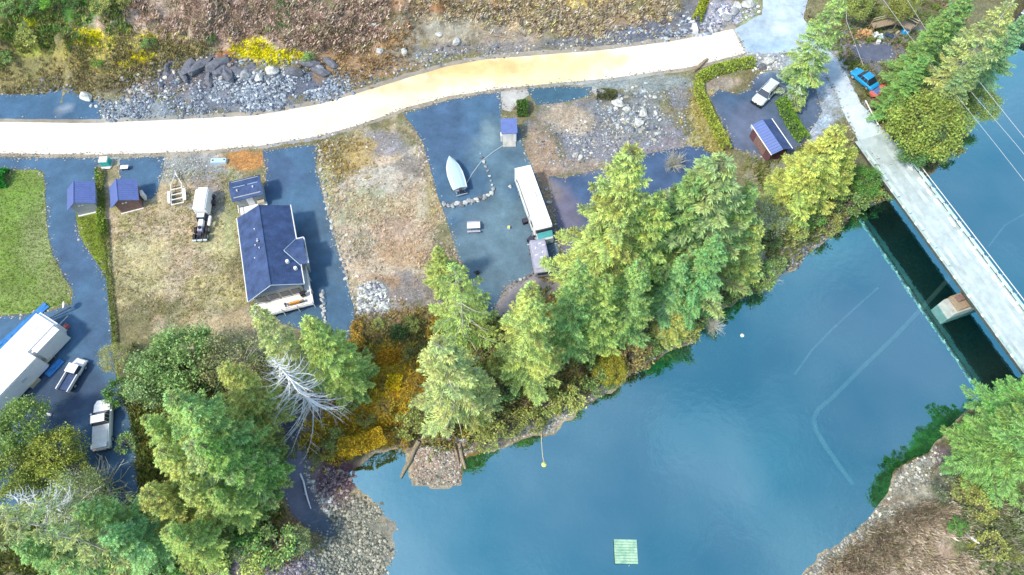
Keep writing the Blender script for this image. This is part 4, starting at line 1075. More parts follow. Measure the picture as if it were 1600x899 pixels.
leafy_strip('hedge', 'clipped yellow-green hedge running down the west side of the parking lot', 'hedge', [(1090,128),(1092,150),(1104,175),(1118,205),(1135,236)], 1.25, 1.3, (.36,.44,.08), 3600)
leafy_strip('hedge', 'clipped hedge along the road above the parking lot', 'hedge', [(1092,126),(1115,114),(1145,106),(1176,100)], 1.6, 1.3, (.32,.42,.07), 3200)
leafy_strip('hedge', 'short green hedge between the blue-roofed carport and the bridge road', 'hedge', [(1220,160),(1228,180),(1242,205),(1256,222)], 1.7, 1.4, (.18,.33,.05), 2600)
leafy_strip('hedge', 'yellow-green bush row at the top beside the mauve rocks', 'hedge', [(1104,-4),(1096,14),(1088,34)], 1.3, 1.3, (.34,.40,.04), 1800)
leafy_strip('hedge', 'narrow green hedge between the two small sheds', 'hedge', [(157,268),(158,300),(160,340),(162,372)], .8, .9, (.20,.30,.04), 2200, .16)
leafy_strip('hedge', 'low dark green hedge running down the edge of the truck lot', 'hedge', [(166,345),(169,400),(173,450),(178,500),(182,548)], .55, .45, (.20,.25,.06), 2400, .14)
leafy_strip('shrub', 'round dark green shrub beside the purple-roofed kiosk', 'shrub', [(808,172),(824,172)], 2.6, 1.3, (.10,.20,.05), 2200)
leafy_strip('shrub', 'vivid green shrub at the left edge of the lawn', 'shrub', [(-12,284),(14,280)], 2.8, 1.2, (.05,.30,.05), 2600)
leafy_strip('shrub', 'low dark mossy shrub beside the rocks on the grey stony lot', 'shrub', [(932,148),(962,150)], 1.8, .6, (.13,.15,.07), 1500)
leafy_strip('shrub', 'bright golden shrub in the middle of the orange undergrowth', 'shrub', [(606,596),(628,600)], 1.9, .8, (.74,.58,.03), 1500, .17)
leafy_strip('shrub', 'long orange shrub above the golden shrub', 'shrub', [(592,562),(636,556)], 2.0, .9, (.56,.32,.03), 2000, .17)
leafy_strip('shrub', 'dark green shrub at the top of the orange undergrowth', 'shrub', [(612,522),(640,520)], 1.9, .8, (.12,.20,.07), 1400, .17)
leafy_strip('shrub', 'orange-yellow shrub overhanging the dark inlet', 'shrub', [(530,700),(565,696),(600,680)], 2.0, .8, (.56,.40,.03), 2600, .17)

# low bushes, alike, filling the bank between the trees
bush_me = [protoB('low_bush_a', seed=51, H=2.6, Rr=1.8, ncl=22, lf=70, size=.17), protoB('low_bush_b', seed=52, H=2.2, Rr=1.6, ncl=18, lf=60, size=.15)]
def bushes(spots, label, group, cols, lo=.7, hi=1.3):
    for a, b in spots:
        X, Y, Z = G(a + rnd.uniform(-6, 6), b + rnd.uniform(-5, 5))
        if Z < .15: continue
        wd, fo, H, Rr = bush_me[rnd.randrange(2)]
        e = thing('bush', label, 'bush', (X, Y, Z - .1), rnd.uniform(0, 6), group)
        s = rnd.uniform(lo, hi); e.scale = (s, s, s * rnd.uniform(.7, 1))
        obj_from('stem', wd, e); c = obj_from('foliage', fo, e); k = cols[rnd.randrange(len(cols))]; v = rnd.uniform(.8, 1.25); c.color = (k[0] * 2 * v, k[1] * 2 * v, k[2] * 2 * v, 1)
bushes([(760,690),(775,668),(800,672),(830,660),(850,640),(880,625),(905,610),(930,590),(960,570),(985,560),(1000,545),(1020,545),(1045,530),(1060,515),(1085,505),(1100,490),(1120,470),(1150,455),(1180,440),(1200,430),(1000,520),(1040,490),(880,560),(790,610),(760,560),(775,530),(760,600)],
       'one of the low green bushes lining the river bank under the middle firs', 'low bushes under the middle firs', [YG, OL, MG, (.36,.30,.12)])
bushes([(545,590),(560,620),(545,640),(500,700),(520,680),(575,650),(600,640),(640,560),(650,600),(655,640),(640,670),(620,690),(560,520),(590,510),(650,510),(690,520),(560,545)],
       'one of the small olive and orange bushes round the orange undergrowth', 'small bushes round the orange undergrowth', [OL, (.46,.36,.07), (.50,.34,.05), YG], .5, 1.0)
bushes([(1230,300),(1250,330),(1220,340),(1235,370),(1265,350),(1290,360),(1320,320),(1350,310),(1200,380),(1210,420),(1385,170),(1400,200),(1420,235),(1455,255),(1480,235),(1500,200),(1360,320),(1375,300),(1345,290)],
       'one of the low bushes on the bank either side of the bridge end', 'low bushes beside the bridge end', [YG, OL, MG, DG])
bushes([(200,620),(330,560),(300,600),(350,590),(420,640),(415,700),(425,760),(400,850),(340,860),(280,870),(240,870),(60,760),(40,730),(200,700),(330,860),(410,880),(440,850),(380,560),(420,610)],
       'one of the low green bushes on the floor of the left wood', 'low bushes on the floor of the left wood', [YG, OL, MG, DG], .8, 1.5)
bushes([(1470,770),(1500,770),(1530,800),(1560,830),(1590,810),(1540,860),(1580,870),(1490,820)],
       'one of the low green bushes on the far bank behind the rocks', 'low bushes on the far bank', [OL, DG, (.28,.33,.2)], .5, 1.0)
bushes([(20,20),(60,15),(90,22),(120,8),(160,18),(40,60),(10,100),(190,10),(240,70),(150,100),(480,90),(330,70)],
       'one of the green bushes on the slope at the top left', 'green bushes on the slope at the top left', [DG, MG, OL, (.20,.42,.06)], .5, 1.1)

# ------------------------------------------------------------------ vehicles
def ring(x, hw, z0, z1, tw):
    """closed 8-point ring of a body section at x; tw: half width at the top"""
    return [(x, -hw * .94, z0), (x, -hw, z0 + .25 * (z1 - z0)), (x, -hw, z0 + .7 * (z1 - z0)), (x, -tw, z1), (x, tw, z1), (x, hw, z0 + .7 * (z1 - z0)), (x, hw, z0 + .25 * (z1 - z0)), (x, hw * .94, z0)]
def wheel(e, x, y, r=.35, wd=.24, name='wheel'):
    t = MB().tube([(x, y - wd / 2, r), (x, y + wd / 2, r)], r, 14).build(name, MAT['black'], e)
    s = 1 if y > 0 else -1
    MB().tube([(x, y + s * (wd / 2 - .03), r), (x, y + s * (wd / 2 + .02), r)], r * .6, 10).build('rim', MAT['steel'], t)
    return t
def quad_panel(name, pts, mat, e, t=.02):
    return MB().slab(pts, t).build(name, mat, e)
def car(name, label, cat, loc, rz, paint, L=4.6, W=1.8, H=1.5, kind='car', mats=None):
    e = thing(name, label, cat, loc, rz)
    h = L / 2; w = W / 2; zb = .32; zs = .95 if kind != 'suv' else 1.05
    if kind == 'pickup': zs = 1.1
    secs = [ring(-h, w * .86, zb + .1, zs * .86, w * .74), ring(-h + .25, w, zb, zs * .96, w * .86), ring(-h * .4, w, zb, zs, w * .9), ring(h * .35, w, zb, zs * 1.0, w * .9),
            ring(h - .45, w, zb, zs * .92, w * .84), ring(h, w * .8, zb + .12, zs * .74, w * .66)]
    MB().loft(secs).build('body', paint, e, smooth=False)
    if kind == 'pickup': x0, x1, x2, x3 = -h * .05, 0.0, h * .28, h * .5
    elif kind == 'suv': x0, x1, x2, x3 = -h + .12, -h + .3, h * .22, h * .42
    else: x0, x1, x2, x3 = -h * .72, -h * .38, h * .10, h * .44
    tw = w * .74; bw = w * .9; zt = H
    MB().add([(x0, -bw, zs - .03), (x3, -bw, zs - .03), (x3, bw, zs - .03), (x0, bw, zs - .03), (x1, -tw, zt), (x2, -tw, zt), (x2, tw, zt), (x1, tw, zt)],
             [(3, 2, 1, 0), (4, 5, 6, 7), (0, 1, 5, 4), (1, 2, 6, 5), (2, 3, 7, 6), (3, 0, 4, 7)]).build('cabin', MAT['glass'], e)
    MB().box(((x1 + x2) / 2, 0, zt + .02), (x2 - x1 + .1, tw * 2 + .06, .05), tx=.95, ty=.93).build('roof', paint, e)
    o = .015
    quad_panel('windscreen', [(x3 + o, -bw * .9, zs + .03), (x3 + o, bw * .9, zs + .03), (x2 + o, tw * .9, zt - .03), (x2 + o, -tw * .9, zt - .03)], MAT['glass'], e)
    quad_panel('rear_window', [(x0 - o, -bw * .88, zs + .04), (x0 - o, bw * .88, zs + .04), (x1 - o, tw * .88, zt - .04), (x1 - o, -tw * .88, zt - .04)], MAT['glass'], e)
    for s in (-1, 1):
        for xa in (x1 + .02, (x1 + x2) / 2, x2 - .02):
            MB().tube([(xa + (xa - (x1 + x2) / 2) * .25, s * bw * .97, zs), (xa, s * tw, zt)], .045, 4).build('pillar', paint, e)
        MB().box((h - .03, s * w * .56, zs * .66), (.14, .34, .16)).build('headlight', MAT['offwhite'], e)
        MB().box((-h + .03, s * w * .66, zs * .72), (.10, .2, .2)).build('taillight', MAT['red'], e)
        MB().box((x3 - .15, s * (w + .1), zs + .06), (.14, .18, .12)).build('mirror', paint, e)
        wheel(e, h * .64, s * (w - .12)); wheel(e, -h * .62, s * (w - .12))
    MB().box((h, 0, zb + .18), (.16, W * .86, .2)).build('bumper', MAT['darkmetal'], e)
    MB().box((-h, 0, zb + .2), (.14, W * .86, .2)).build('bumper', MAT['darkmetal'], e)
    MB().box((h * .74, 0, zs * .955), (h * .4, W * .03, .02)).build('bonnet_crease', paint, e)
    return e
z = ZL + .03
car('parked_car', 'bright blue hatchback parked beside the woodpile clearing near the bridge', 'car', (52.3, 73.9, z), R(124), MAT['bluecar'], L=4.3, W=1.85, H=1.5)
suv = car('parked_suv', 'white and black off-road wagon parked on the dark lot inside the hedges', 'car', (37.0, 70.9, z), R(228), MAT['silver'], L=4.7, W=1.9, H=1.85, kind='suv')
MB().tube([(-1.6, 0, .62), (-1.6, .01, .62)], .01, 4)
for s in (-1, 1):
    MB().tube([(2.32, s * .25, .6), (2.46, s * .25, .6)], .15, 8).build('fog_lamp', MAT['offwhite'], suv)
    MB().box((-.3, s * .62, 1.93), (2.2, .05, .06)).build('roof_rail', MAT['black'], suv)
MB().box((2.42, 0, .55), (.2, 1.7, .32)).build('bull_bar', MAT['black'], suv)
MB().tube([(-2.42, 0, .95), (-2.62, 0, .95)], .36, 12).build('spare_wheel', MAT['black'], suv)
# white truck under the trees
wt = car('parked_truck', 'white crew truck half hidden under trees at the left', 'truck', (-46.3, 21.6, z), R(103), MAT['white'], L=5.9, W=2.0, H=1.85, kind='pickup')
MB().box((-1.75, 0, 1.12), (1.9, 1.55, .06)).build('bed_floor', MAT['offwhite'], wt)
MB().box((-2.6, 0, 1.22), (.5, 1.7, .26)).build('tool_box', MAT['white'], wt)
# pickup with blue bed
pk = thing('parked_pickup', 'small white-cabbed pickup with a deep blue bed facing the driveway', 'truck', (-51.5, 27.5, z), R(75)); pk.scale = (.86, .9, .9)
MB().loft([ring(.3, .82, .4, 1.0, .78), ring(1.6, .82, .4, 1.0, .74), ring(2.35, .74, .45, .82, .6)]).build('body', MAT['white'], pk)
MB().box((.75, 0, 1.28), (1.35, 1.55, .62), tx=.82, ty=.86).build('cabin', MAT['glass'], pk)
MB().box((.75, 0, 1.62), (1.25, 1.4, .07)).build('roof', MAT['white'], pk)
MB().box((-1.05, 0, .72), (2.6, 1.5, .14)).build('bed_floor', MAT['roofblue'], pk)
for s in (-1, 1):
    MB().box((-1.05, s * .80, .92), (2.6, .11, .5)).build('bed_side', MAT['white'], pk)
    wheel(pk, 1.5, s * .72, .33); wheel(pk, -1.2, s * .76, .33)
    MB().box((2.3, s * .5, .68), (.1, .26, .14)).build('headlight', MAT['offwhite'], pk)
MB().box((-2.36, 0, .86), (.1, 1.5, .3)).build('tailgate', MAT['darkmetal'], pk)
MB().box((2.42, 0, .5), (.14, 1.5, .2)).build('bumper', MAT['white'], pk)

# white box truck with bare chassis
bt = thing('utility_truck', 'white-boxed old truck with its front engine and wheels exposed, on the dry lot', 'truck', (-40.7, 49.0, z), R(-86)); bt.scale = (.92, .88, .9)
MB().box((-2.6, 0, 1.62), (3.6, 2.1, 1.9), tx=.96, ty=.9).build('box_body', MAT['white'], bt, bevel=.14)
MB().box((-4.55, 0, 1.5), (.6, 1.7, 1.5), ty=.8, tx=.6).build('box_nose', MAT['white'], bt)
for s in (-1, 1):
    MB().box((.9, s * .42, .62), (5.2, .12, .2)).build('frame_rail', MAT['darkmetal'], bt)
    wheel(bt, 1.45, s * .84, .5, .36); wheel(bt, 2.65, s * .84, .5, .36); wheel(bt, -3.2, s * 1.0, .5, .3)
MB().box((-.35, 0, 1.15), (1.0, 1.5, .9), tx=.8, ty=.85).build('cab', MAT['glass'], bt)
MB().box((-.35, 0, 1.63), (.7, 1.1, .08)).build('cab_roof', MAT['silver'], bt)
MB().box((.65, 0, 1.05), (1.0, .8, .5), ty=.8).build('engine_cover', MAT['white'], bt)
MB().box((1.6, 0, .95), (.8, .7, .55)).build('engine', MAT['lavender'], bt)
MB().tube([(1.55, 0, 1.2), (1.55, 0, 1.45)], .22, 10).build('air_cleaner', MAT['black'], bt)
MB().box((2.4, 0, .85), (.6, .5, .4)).build('winch', MAT['darkmetal'], bt)
MB().box((3.25, 0, .6), (.2, 2.1, .22)).build('bumper', MAT['silver'], bt)
MB().box((.25, 1.15, .95), (1.6, .42, .35)).build('side_tank', MAT['white'], bt, bevel=.08)
for s, q in ((1, -3.9), (1, -2.9)):
    MB().box((q, 1.22, .95), (.5, .3, .5)).build('side_step', MAT['darkmetal'], bt)

# empty boat trailer
tr = thing('boat_trailer', 'empty galvanised boat trailer with three cross rollers beside the white box truck', 'trailer', (-45.3, 53.9, z), R(106))
for s in (-1, 1):
    MB().tube([(3.0, 0, .5), (1.0, s * .72, .5), (-2.3, s * .78, .5)], .06, 5).build('side_rail', MAT['offwhite'], tr)
    MB().box((-.9, s * 1.02, .62), (2.0, .34, .10), tx=.9).build('mudguard', MAT['white'], tr)
    wheel(tr, -.5, s * 1.02, .3, .22); wheel(tr, -1.35, s * 1.02, .3, .22)
for q in (.3, -.6, -1.4, -2.2):
    MB().tube([(q, -.75, .5), (q, .75, .5)], .07, 6).build('cross_bar', MAT['offwhite'], tr)
    MB().tube([(q + .22, -.5, .56), (q + .22, .5, .56)], .06, 6).build('roller', MAT['black'], tr)
MB().tube([(3.0, 0, .5), (3.55, 0, .5)], .05, 5).build('tow_bar', MAT['offwhite'], tr)
MB().tube([(2.6, .1, .0), (2.6, .1, .7)], .04, 5).build('jack_stand', MAT['steel'], tr)
MB().box((2.0, 0, .75), (.2, .2, .5)).build('winch_post', MAT['steel'], tr)

# motorhome and grey van
mh = thing('motorhome', 'long white-roofed motorhome with rolled awning and teal windscreen beside the firs', 'motorhome', (2.75, 51.15, z), R(-74.3))
MB().box((0, 0, 1.72), (9.9, 2.25, 2.5)).build('body', MAT['offwhite'], mh, bevel=.1)
MB().box((-.1, 0, 3.0), (9.8, 2.2, .08)).build('roof', MAT['white'], mh)
MB().box((4.98, 0, 2.55), (.35, 2.15, .5), tx=.7).build('visor', MAT['darkmetal'], mh)
quad_panel('windscreen', [(5.75, -1.0, 1.7), (5.75, 1.0, 1.7), (5.12, 1.0, 2.4), (5.12, -1.0, 2.4)], MAT['tealglass'], mh)
MB().loft([ring(4.9, 1.1, .5, 2.3, 1.0), ring(5.9, 1.05, .5, 1.62, .95)]).build('nose', MAT['silver'], mh)
MB().tube([(-3.0, -1.35, 2.55), (2.4, -1.35, 2.55)], .11, 8).build('awning_roll', MAT['silver'], mh)
for q in (-2.9, 2.3): MB().tube([(q, -1.3, 2.5), (q + .2, -1.25, .9)], .04, 4).build('awning_arm', MAT['steel'], mh)
for q in (-3.4, -1.2, 1.4, 3.3):
    MB().box((q, -1.14, 1.9), (.9, .04, .6)).build('window', MAT['glass'], mh); MB().box((q, 1.14, 1.9), (.9, .04, .6)).build('window', MAT['glass'], mh)
MB().box((.2, -1.15, 1.45), (.75, .04, 1.9)).build('door', MAT['silver'], mh)
for s in (-1, 1):
    wheel(mh, 3.9, s * 1.0, .45, .28); wheel(mh, -2.6, s * 1.0, .45, .28)
    MB().box((5.2, s * 1.32, 1.9), (.12, .25, .4)).build('mirror', MAT['darkmetal'], mh)
for q in (-3.6, -1.4, .8, 3.0): MB().box((q, .1, 3.1), (.45, .45, .12), tx=.8, ty=.8).build('roof_vent', MAT['white'], mh)
MB().box((-.2, .1, 3.14), (.9, .7, .2), tx=.85, ty=.8).build('air_conditioner', MAT['white'], mh)
van = thing('covered_van', 'lavender grey boxy van parked nose to nose with the long white motorhome', 'van', (3.55, 43.15, z), R(-81))
MB().loft([ring(-2.3, 1.0, .45, 1.75, .9), ring(-1.9, 1.06, .4, 1.98, .96), ring(1.9, 1.1, .4, 1.98, 1.0), ring(2.45, 1.02, .5, 1.7, .92)]).build('body', MAT['lavender'], van)
MB().box((0.1, 0, 2.01), (3.9, 1.8, .06), tx=.98, ty=.95).build('roof_cover', MAT['lavender'], van)
for q, yy in ((-1.5, .2), (-.9, -.45), (-.2, .35), (.5, .1), (-1.2, .6), (.1, -.5)): MB().box((q, yy, 2.06), (.34, .12, .05), rnd.uniform(0, 3)).build('roof_patch', MAT['white'], van)
MB().box((1.55, 0, 2.07), (.14, .4, .06)).build('roof_handle', MAT['black'], van)
MB().box((-2.33, 0, 1.4), (.06, 1.6, .5)).build('windscreen', MAT['glass'], van); MB().box((2.48, 0, 1.3), (.06, 1.5, .45)).build('rear_window', MAT['glass'], van)
for s in (-1, 1):
    wheel(van, 1.5, s * 1.0, .36); wheel(van, -1.4, s * 1.0, .36)
    MB().box((-1.9, s * 1.2, 1.4), (.1, .22, .2)).build('mirror', MAT['silver'], van)
for i, (px, py, lab) in enumerate([(821, 345, 'black bin standing half way along the left side of the motorhome'), (829, 374, 'dark folded gear heaped left of the motorhome nose')]):
    x, y = P(px, py, ZL + .5); b = thing('storage_bin', lab, 'bin', (x, y, z), R(20 + 30 * i))
    MB().box((0, 0, .3), (.75, .6, .6), tx=1.1, ty=1.1).build('bin_body', MAT['black'], b); MB().box((0, 0, .63), (.8, .64, .07)).build('lid', MAT['darkmetal'], b)
    if i: MB().box((-.1, -.75, .2), (.9, .5, .4)).build('folded_chair', MAT['darkmetal'], b); MB().tube([(-.5, -.9, .45), (.4, -.6, .5)], .03, 4).build('chair_leg', MAT['steel'], b)

# shrink-wrapped boat
bo = thing('covered_boat', 'boat under a pale blue cover on the dark yard ringed with stones', 'boat', (-7.75, 56.25, z), R(108))
def hull(x, w_, z0, z1): return [(x, 0, z0), (x, -w_ * .8, z0 + .35), (x, -w_, z1), (x, -w_ * .55, z1 + .35), (x, 0, z1 + .55), (x, w_ * .55, z1 + .35), (x, w_, z1), (x, w_ * .8, z0 + .35)]
def hb(x, w_, z0, z1): return [(x, -.02, z0), (x, -w_ * .8, z0 + .35), (x, -w_, z1), (x, -w_ * .96, z1 + .02), (x, 0, z1 + .02), (x, w_ * .96, z1 + .02), (x, w_, z1), (x, w_ * .8, z0 + .35)]
S = [(-2.6, .95, .45, 1.15), (-1.5, 1.06, .42, 1.18), (0, 1.08, .42, 1.25), (1.2, .88, .48, 1.32), (2.1, .5, .6, 1.4), (2.75, .06, .9, 1.45)]
MB().loft([hb(*q) for q in S]).build('hull', MAT['offwhite'], bo)
S2 = [(a, b + .03, .9, d - .02) for a, b, c, d in S]
MB().loft([[(x, -w_, z1 - .18), (x, -w_, z1), (x, -w_ * .5, z1 + .16), (x, 0, z1 + .22), (x, w_ * .5, z1 + .16), (x, w_, z1), (x, w_, z1 - .18)] for x, w_, _, z1 in S2]).build('cover', MAT['tarp'], bo)
MB().box((-2.85, 0, 1.0), (.4, .4, .8)).build('outboard_motor', MAT['darkmetal'], bo)
for s in (-1, 1):
    MB().tube([(-2.8, s * .6, .4), (1.6, s * .5, .4), (3.3, 0, .4)], .05, 5).build('trailer_rail', MAT['steel'], bo); wheel(bo, -1.6, s * .95, .3, .2)
MB().tube([(-3.1, -.8, .4), (-3.1, .8, .4)], .06, 5).build('trailer_light_bar', MAT['steel'], bo)

# small red boat by the blue car
x, y = P(1372, 142, ZL + .4)
rb = thing('small_boat', 'small red boat with a violet cover behind the bright blue hatchback', 'boat', (x, y, z), R(38))
S = [(-1.5, .55, .1, .55), (-.5, .68, .08, .56), (.5, .6, .1, .6), (1.2, .32, .2, .66), (1.6, .04, .4, .7)]
MB().loft([hb(*q) for q in S]).build('hull', MAT['orangered'], rb)
MB().box((-.3, 0, .62), (1.4, .95, .10), tx=.9, ty=.8).build('cover', MAT['roofmetal'], rb)
for s in (-1, 1): MB().tube([(-1.45, s * .56, .58), (.5, s * .6, .62), (1.55, s * .05, .72)], .04, 4).build('gunwale', MAT['orangered'], rb)

# big white trailer at the left
rv = thing('travel_trailer', 'very large white trailer with slide-outs cut by the left edge', 'trailer', (-57.3, 28.6, z), R(60))
MB().box((-1.2, .75, 1.65), (14.0, 3.6, 2.7)).build('body', MAT['white'], rv, bevel=.35)
MB().box((-1.2, .75, 3.01), (12.6, 2.4, .06)).build('roof', MAT['white'], rv)
MB().box((-3.2, -1.2, 1.62), (9.4, 1.9, 2.62)).build('slide_out', MAT['white'], rv, bevel=.12)
MB().box((-3.2, -1.2, 2.95), (9.3, 1.8, .05)).build('slide_out_roof', MAT['white'], rv)
MB().box((3.6, -1.2, 1.6), (3.4, .9, 2.4)).build('entry_porch', MAT['offwhite'], rv)
MB().box((3.6, -1.2, 2.83), (3.4, .9, .06)).build('porch_roof', MAT['white'], rv)
MB().box((-1.2, -2.17, 1.9), (.7, .05, .45)).build('window', MAT['silver'], rv)
for q in (-4, 0, 4): MB().box((q, .8, 3.07), (.5, .5, .12), tx=.8, ty=.8).build('roof_vent', MAT['white'], rv)
for s in (-.7, 2.2):
    wheel(rv, -.5, s, .4, .25); wheel(rv, -1.5, s, .4, .25)
MB().tube([(5.7, .75, .6), (7.2, .75, .6)], .06, 5).build('tow_bar', MAT['steel'], rv)
def place(px, py, zz=.3): x, y = P(px, py, ZL + zz); return (x, y, z)
tp = thing('tarp', 'bright blue tarpaulin spread along the far side of the very large white trailer', 'tarp', place(28, 512), R(55))
g = MB()
for i in range(12):
    for j in range(2):
        X0 = -5 + i * .74; Y0 = j * .5 - .7
        g.add([(X0, Y0, .12 + .12 * rnd.random()), (X0 + .86, Y0, .12 + .1 * rnd.random()), (X0 + .86, Y0 + .51, .12 + .1 * rnd.random()), (X0, Y0 + .51, .1 + .1 * rnd.random())], [(0, 1, 2, 3)])
g.build('sheet', MAT['bluetarp'], tp); MB().box((-.2, -.1, .05), (8.4, .8, .08)).build('stack_under', MAT['roofblue'], tp)
dsh = thing('satellite_dish', 'round white satellite dish on a thin mast at the corner of the lawn', 'dish', place(108, 482), R(200))
MB().tube([(0, 0, 0), (0, 0, 1.2)], .04, 6).build('mast', MAT['steel'], dsh)
MB().tube([(0, 0, 1.2), (.03, 0, 1.26), (.12, 0, 1.34)], [.1, .3, .42], 14).build('dish', MAT['white'], dsh)
MB().tube([(.1, 0, 1.2), (.5, 0, 1.6)], .02, 4).build('feed_arm', MAT['steel'], dsh)
pl = thing('drawbar_pole', 'long grey pole leaning from the white trailer to the satellite dish', 'pole', place(92, 492), R(28))
MB().tube([(-1.6, 0, .3), (1.7, 0, .7)], .07, 6).build('pole', MAT['darkmetal'], pl); MB().tube([(-1.5, 0, 0), (-1.5, 0, .35)], .05, 5).build('prop', MAT['steel'], pl)
def gear(name, label, cat, px, py, rz, parts):
    e = thing(name, label, cat, place(px, py), R(rz))
    for nm, c, d, mt in parts: MB().box(c, d, tx=.96, ty=.96).build(nm, MAT[mt], e)
    return e
gear('picnic_bench', 'beige table at the upper end of the blue tarp by the trailer steps', 'table', 78, 562, 60, [('table_top', (0, 0, .72), (1.3, .9, .06), 'beige'), ('leg', (-.5, 0, .35), (.08, .7, .68), 'timber'), ('leg', (.5, 0, .35), (.08, .7, .68), 'timber')])
gear('folded_tarp', 'bright blue tarp lying beside the beige table', 'tarp', 84, 574, 60, [('sheet', (0, 0, .1), (2.3, .9, .16), 'bluetarp'), ('fold', (.3, .1, .22), (1.3, .5, .1), 'bluetarp')])
gear('storage_box', 'beige chest nearest the lower end of the large white trailer', 'box', 52, 597, 60, [('box_body', (0, 0, .3), (1.3, .8, .6), 'beige'), ('lid', (0, 0, .64), (1.36, .86, .07), 'beige')])
e = thing('barrel', 'magenta and white barrel between the two beige things by the large trailer', 'barrel', place(55, 586), 0)
MB().tube([(0, 0, 0), (0, 0, .2), (0, 0, .6), (0, 0, .8)], [.32, .37, .37, .32], 12).build('drum', MAT['pink'], e); MB().tube([(0, 0, .8), (0, 0, .85)], .3, 12).build('lid', MAT['white'], e)
e = thing('plastic_chair', 'pale blue plastic chair beside the folded blue tarp', 'chair', place(63, 577), R(40))
MB().box((0, 0, .42), (.5, .5, .05)).build('seat', MAT['tarp'], e); MB().box((-.26, 0, .7), (.05, .5, .5)).build('backrest', MAT['tarp'], e)
for a in (-.2, .2):
    for b in (-.2, .2): MB().tube([(a, b, 0), (a, b, .42)], .03, 5).build('leg', MAT['tarp'], e)
gear('jerry_can', 'red fuel can at the top corner of the large white trailer', 'can', 103, 511, 60, [('can_body', (0, 0, .25), (.7, .45, .5), 'orangered'), ('cap', (.2, 0, .54), (.12, .12, .08), 'black')])
gear('cooler', 'white cooler next to the red fuel can', 'cooler', 96, 521, 60, [('cooler_body', (0, 0, .25), (.9, .55, .46), 'white'), ('lid', (0, 0, .52), (.94, .6, .08), 'offwhite')])
gear('fuel_tank', 'pale tank and white lid lying among trees at the lower left', 'tank', 25, 722, 20, [('tank_body', (0, 0, .3), (1.3, .8, .55), 'white'), ('lid', (-.1, .1, .62), (.8, .5, .08), 'offwhite')])
gear('plank_pile', 'small white scrap lying on the dark driveway left of the white truck', 'scrap', 73, 647, -8, [('board', (0, 0, .08), (.9, .3, .08), 'offwhite'), ('board', (.1, .05, .16), (.5, .2, .06), 'white')])

# ------------------------------------------------------------------ buildings
def seams(e, a, b, c, d, n, mat, name='roof_rib', r=.03, across=True):
    """n ribs between edges a-b and d-c (from first edge to second)"""
    a, b, c, d = map(Vector, (a, b, c, d))
    src = None
    for i in range(n):
        t = (i + .5) / n
        p0 = a.lerp(b, t); p1 = d.lerp(c, t)
        MB().tube([p0 + Vector((0, 0, .03)), p1 + Vector((0, 0, .03))], r, 4).build(name, mat, e)
def shed(name, label, loc, rz, W=3.7, L=3.55, hw=2.05, hr=3.05, ridge_off=-.35, wall='siding', rz_parts=True):
    e = thing(name, label, 'shed', loc, rz)
    x0, x1, y0, y1 = -W / 2, W / 2, -L / 2, L / 2
    bx0, bx1, by0, by1 = x0 + .55, x1 - .35, y0 + .3, y1 - .3
    rx = ridge_off
    # gabled body with boards
    k = [(bx0, 0), (bx1, 0), (bx1, hw - .1), (rx, hr - .15), (bx0, hw - .1)]
    MB().add([(x, by0, zz) for x, zz in k] + [(x, by1, zz) for x, zz in k], [(4, 3, 2, 1, 0), (5, 6, 7, 8, 9)] + [(i, (i + 1) % 5, (i + 1) % 5 + 5, i + 5) for i in range(5)]).build('wall', MAT[wall], e)
    nb = 9
    for i in range(nb):
        xx = bx0 + (bx1 - bx0) * (i + .5) / nb
        top = np.interp(xx, [bx0, rx, bx1], [hw - .2, hr - .3, hw - .2])
        MB().box((xx, by0 - .02, top / 2), ((bx1 - bx0) / nb * .86, .04, top)).build('board', MAT[wall], e)
    rA = MB().slab([(x0, y0, hw - .25), (rx, y0, hr), (rx, y1, hr), (x0, y1, hw - .25)], .07).build('roof', MAT['roofmetal'], e)
    MB().slab([(rx + .01, y0, hr), (x1, y0, hw), (x1, y1, hw), (rx + .01, y1, hr)], .07).build('roof', MAT['roofmetal'], e)
    seams(e, (rx, y0, hr), (rx, y1, hr), (x1, y1, hw), (x1, y0, hw), 10, MAT['roofmetal'])
    seams(e, (x0, y0, hw - .25), (x0, y1, hw - .25), (rx, y1, hr), (rx, y0, hr), 10, MAT['roofmetal'])
    MB().tube([(rx, y0, hr + .03), (rx, y1, hr + .03)], .06, 5).build('ridge_cap', MAT['roofmetal'], e)
    MB().box(((bx0 + bx1) / 2, by0 - .16, .08), (bx1 - bx0 + .1, .18, .14)).build('sill', MAT['offwhite'], e)
    for s in (-.28, .12): MB().box((rx + .35 + s, by0 - .06, hw - .15), (.24, .05, .18)).build('window', MAT['offwhite'], e)
    return e
shed('garden_shed', 'small grey-walled shed with violet-blue ribbed roof, the western one beside the lawn', (-56.85, 52.0, ZL), R(16.5))
s2 = shed('garden_shed', 'small brown-walled shed with violet-blue ribbed roof on the edge of the dry lot', (-51.3, 52.4, ZL), R(18.5), wall='brownwall')
MB().box((1.95, -.1, .8), (.3, .8, 1.3)).build('side_cabinet', MAT['offwhite'], s2)

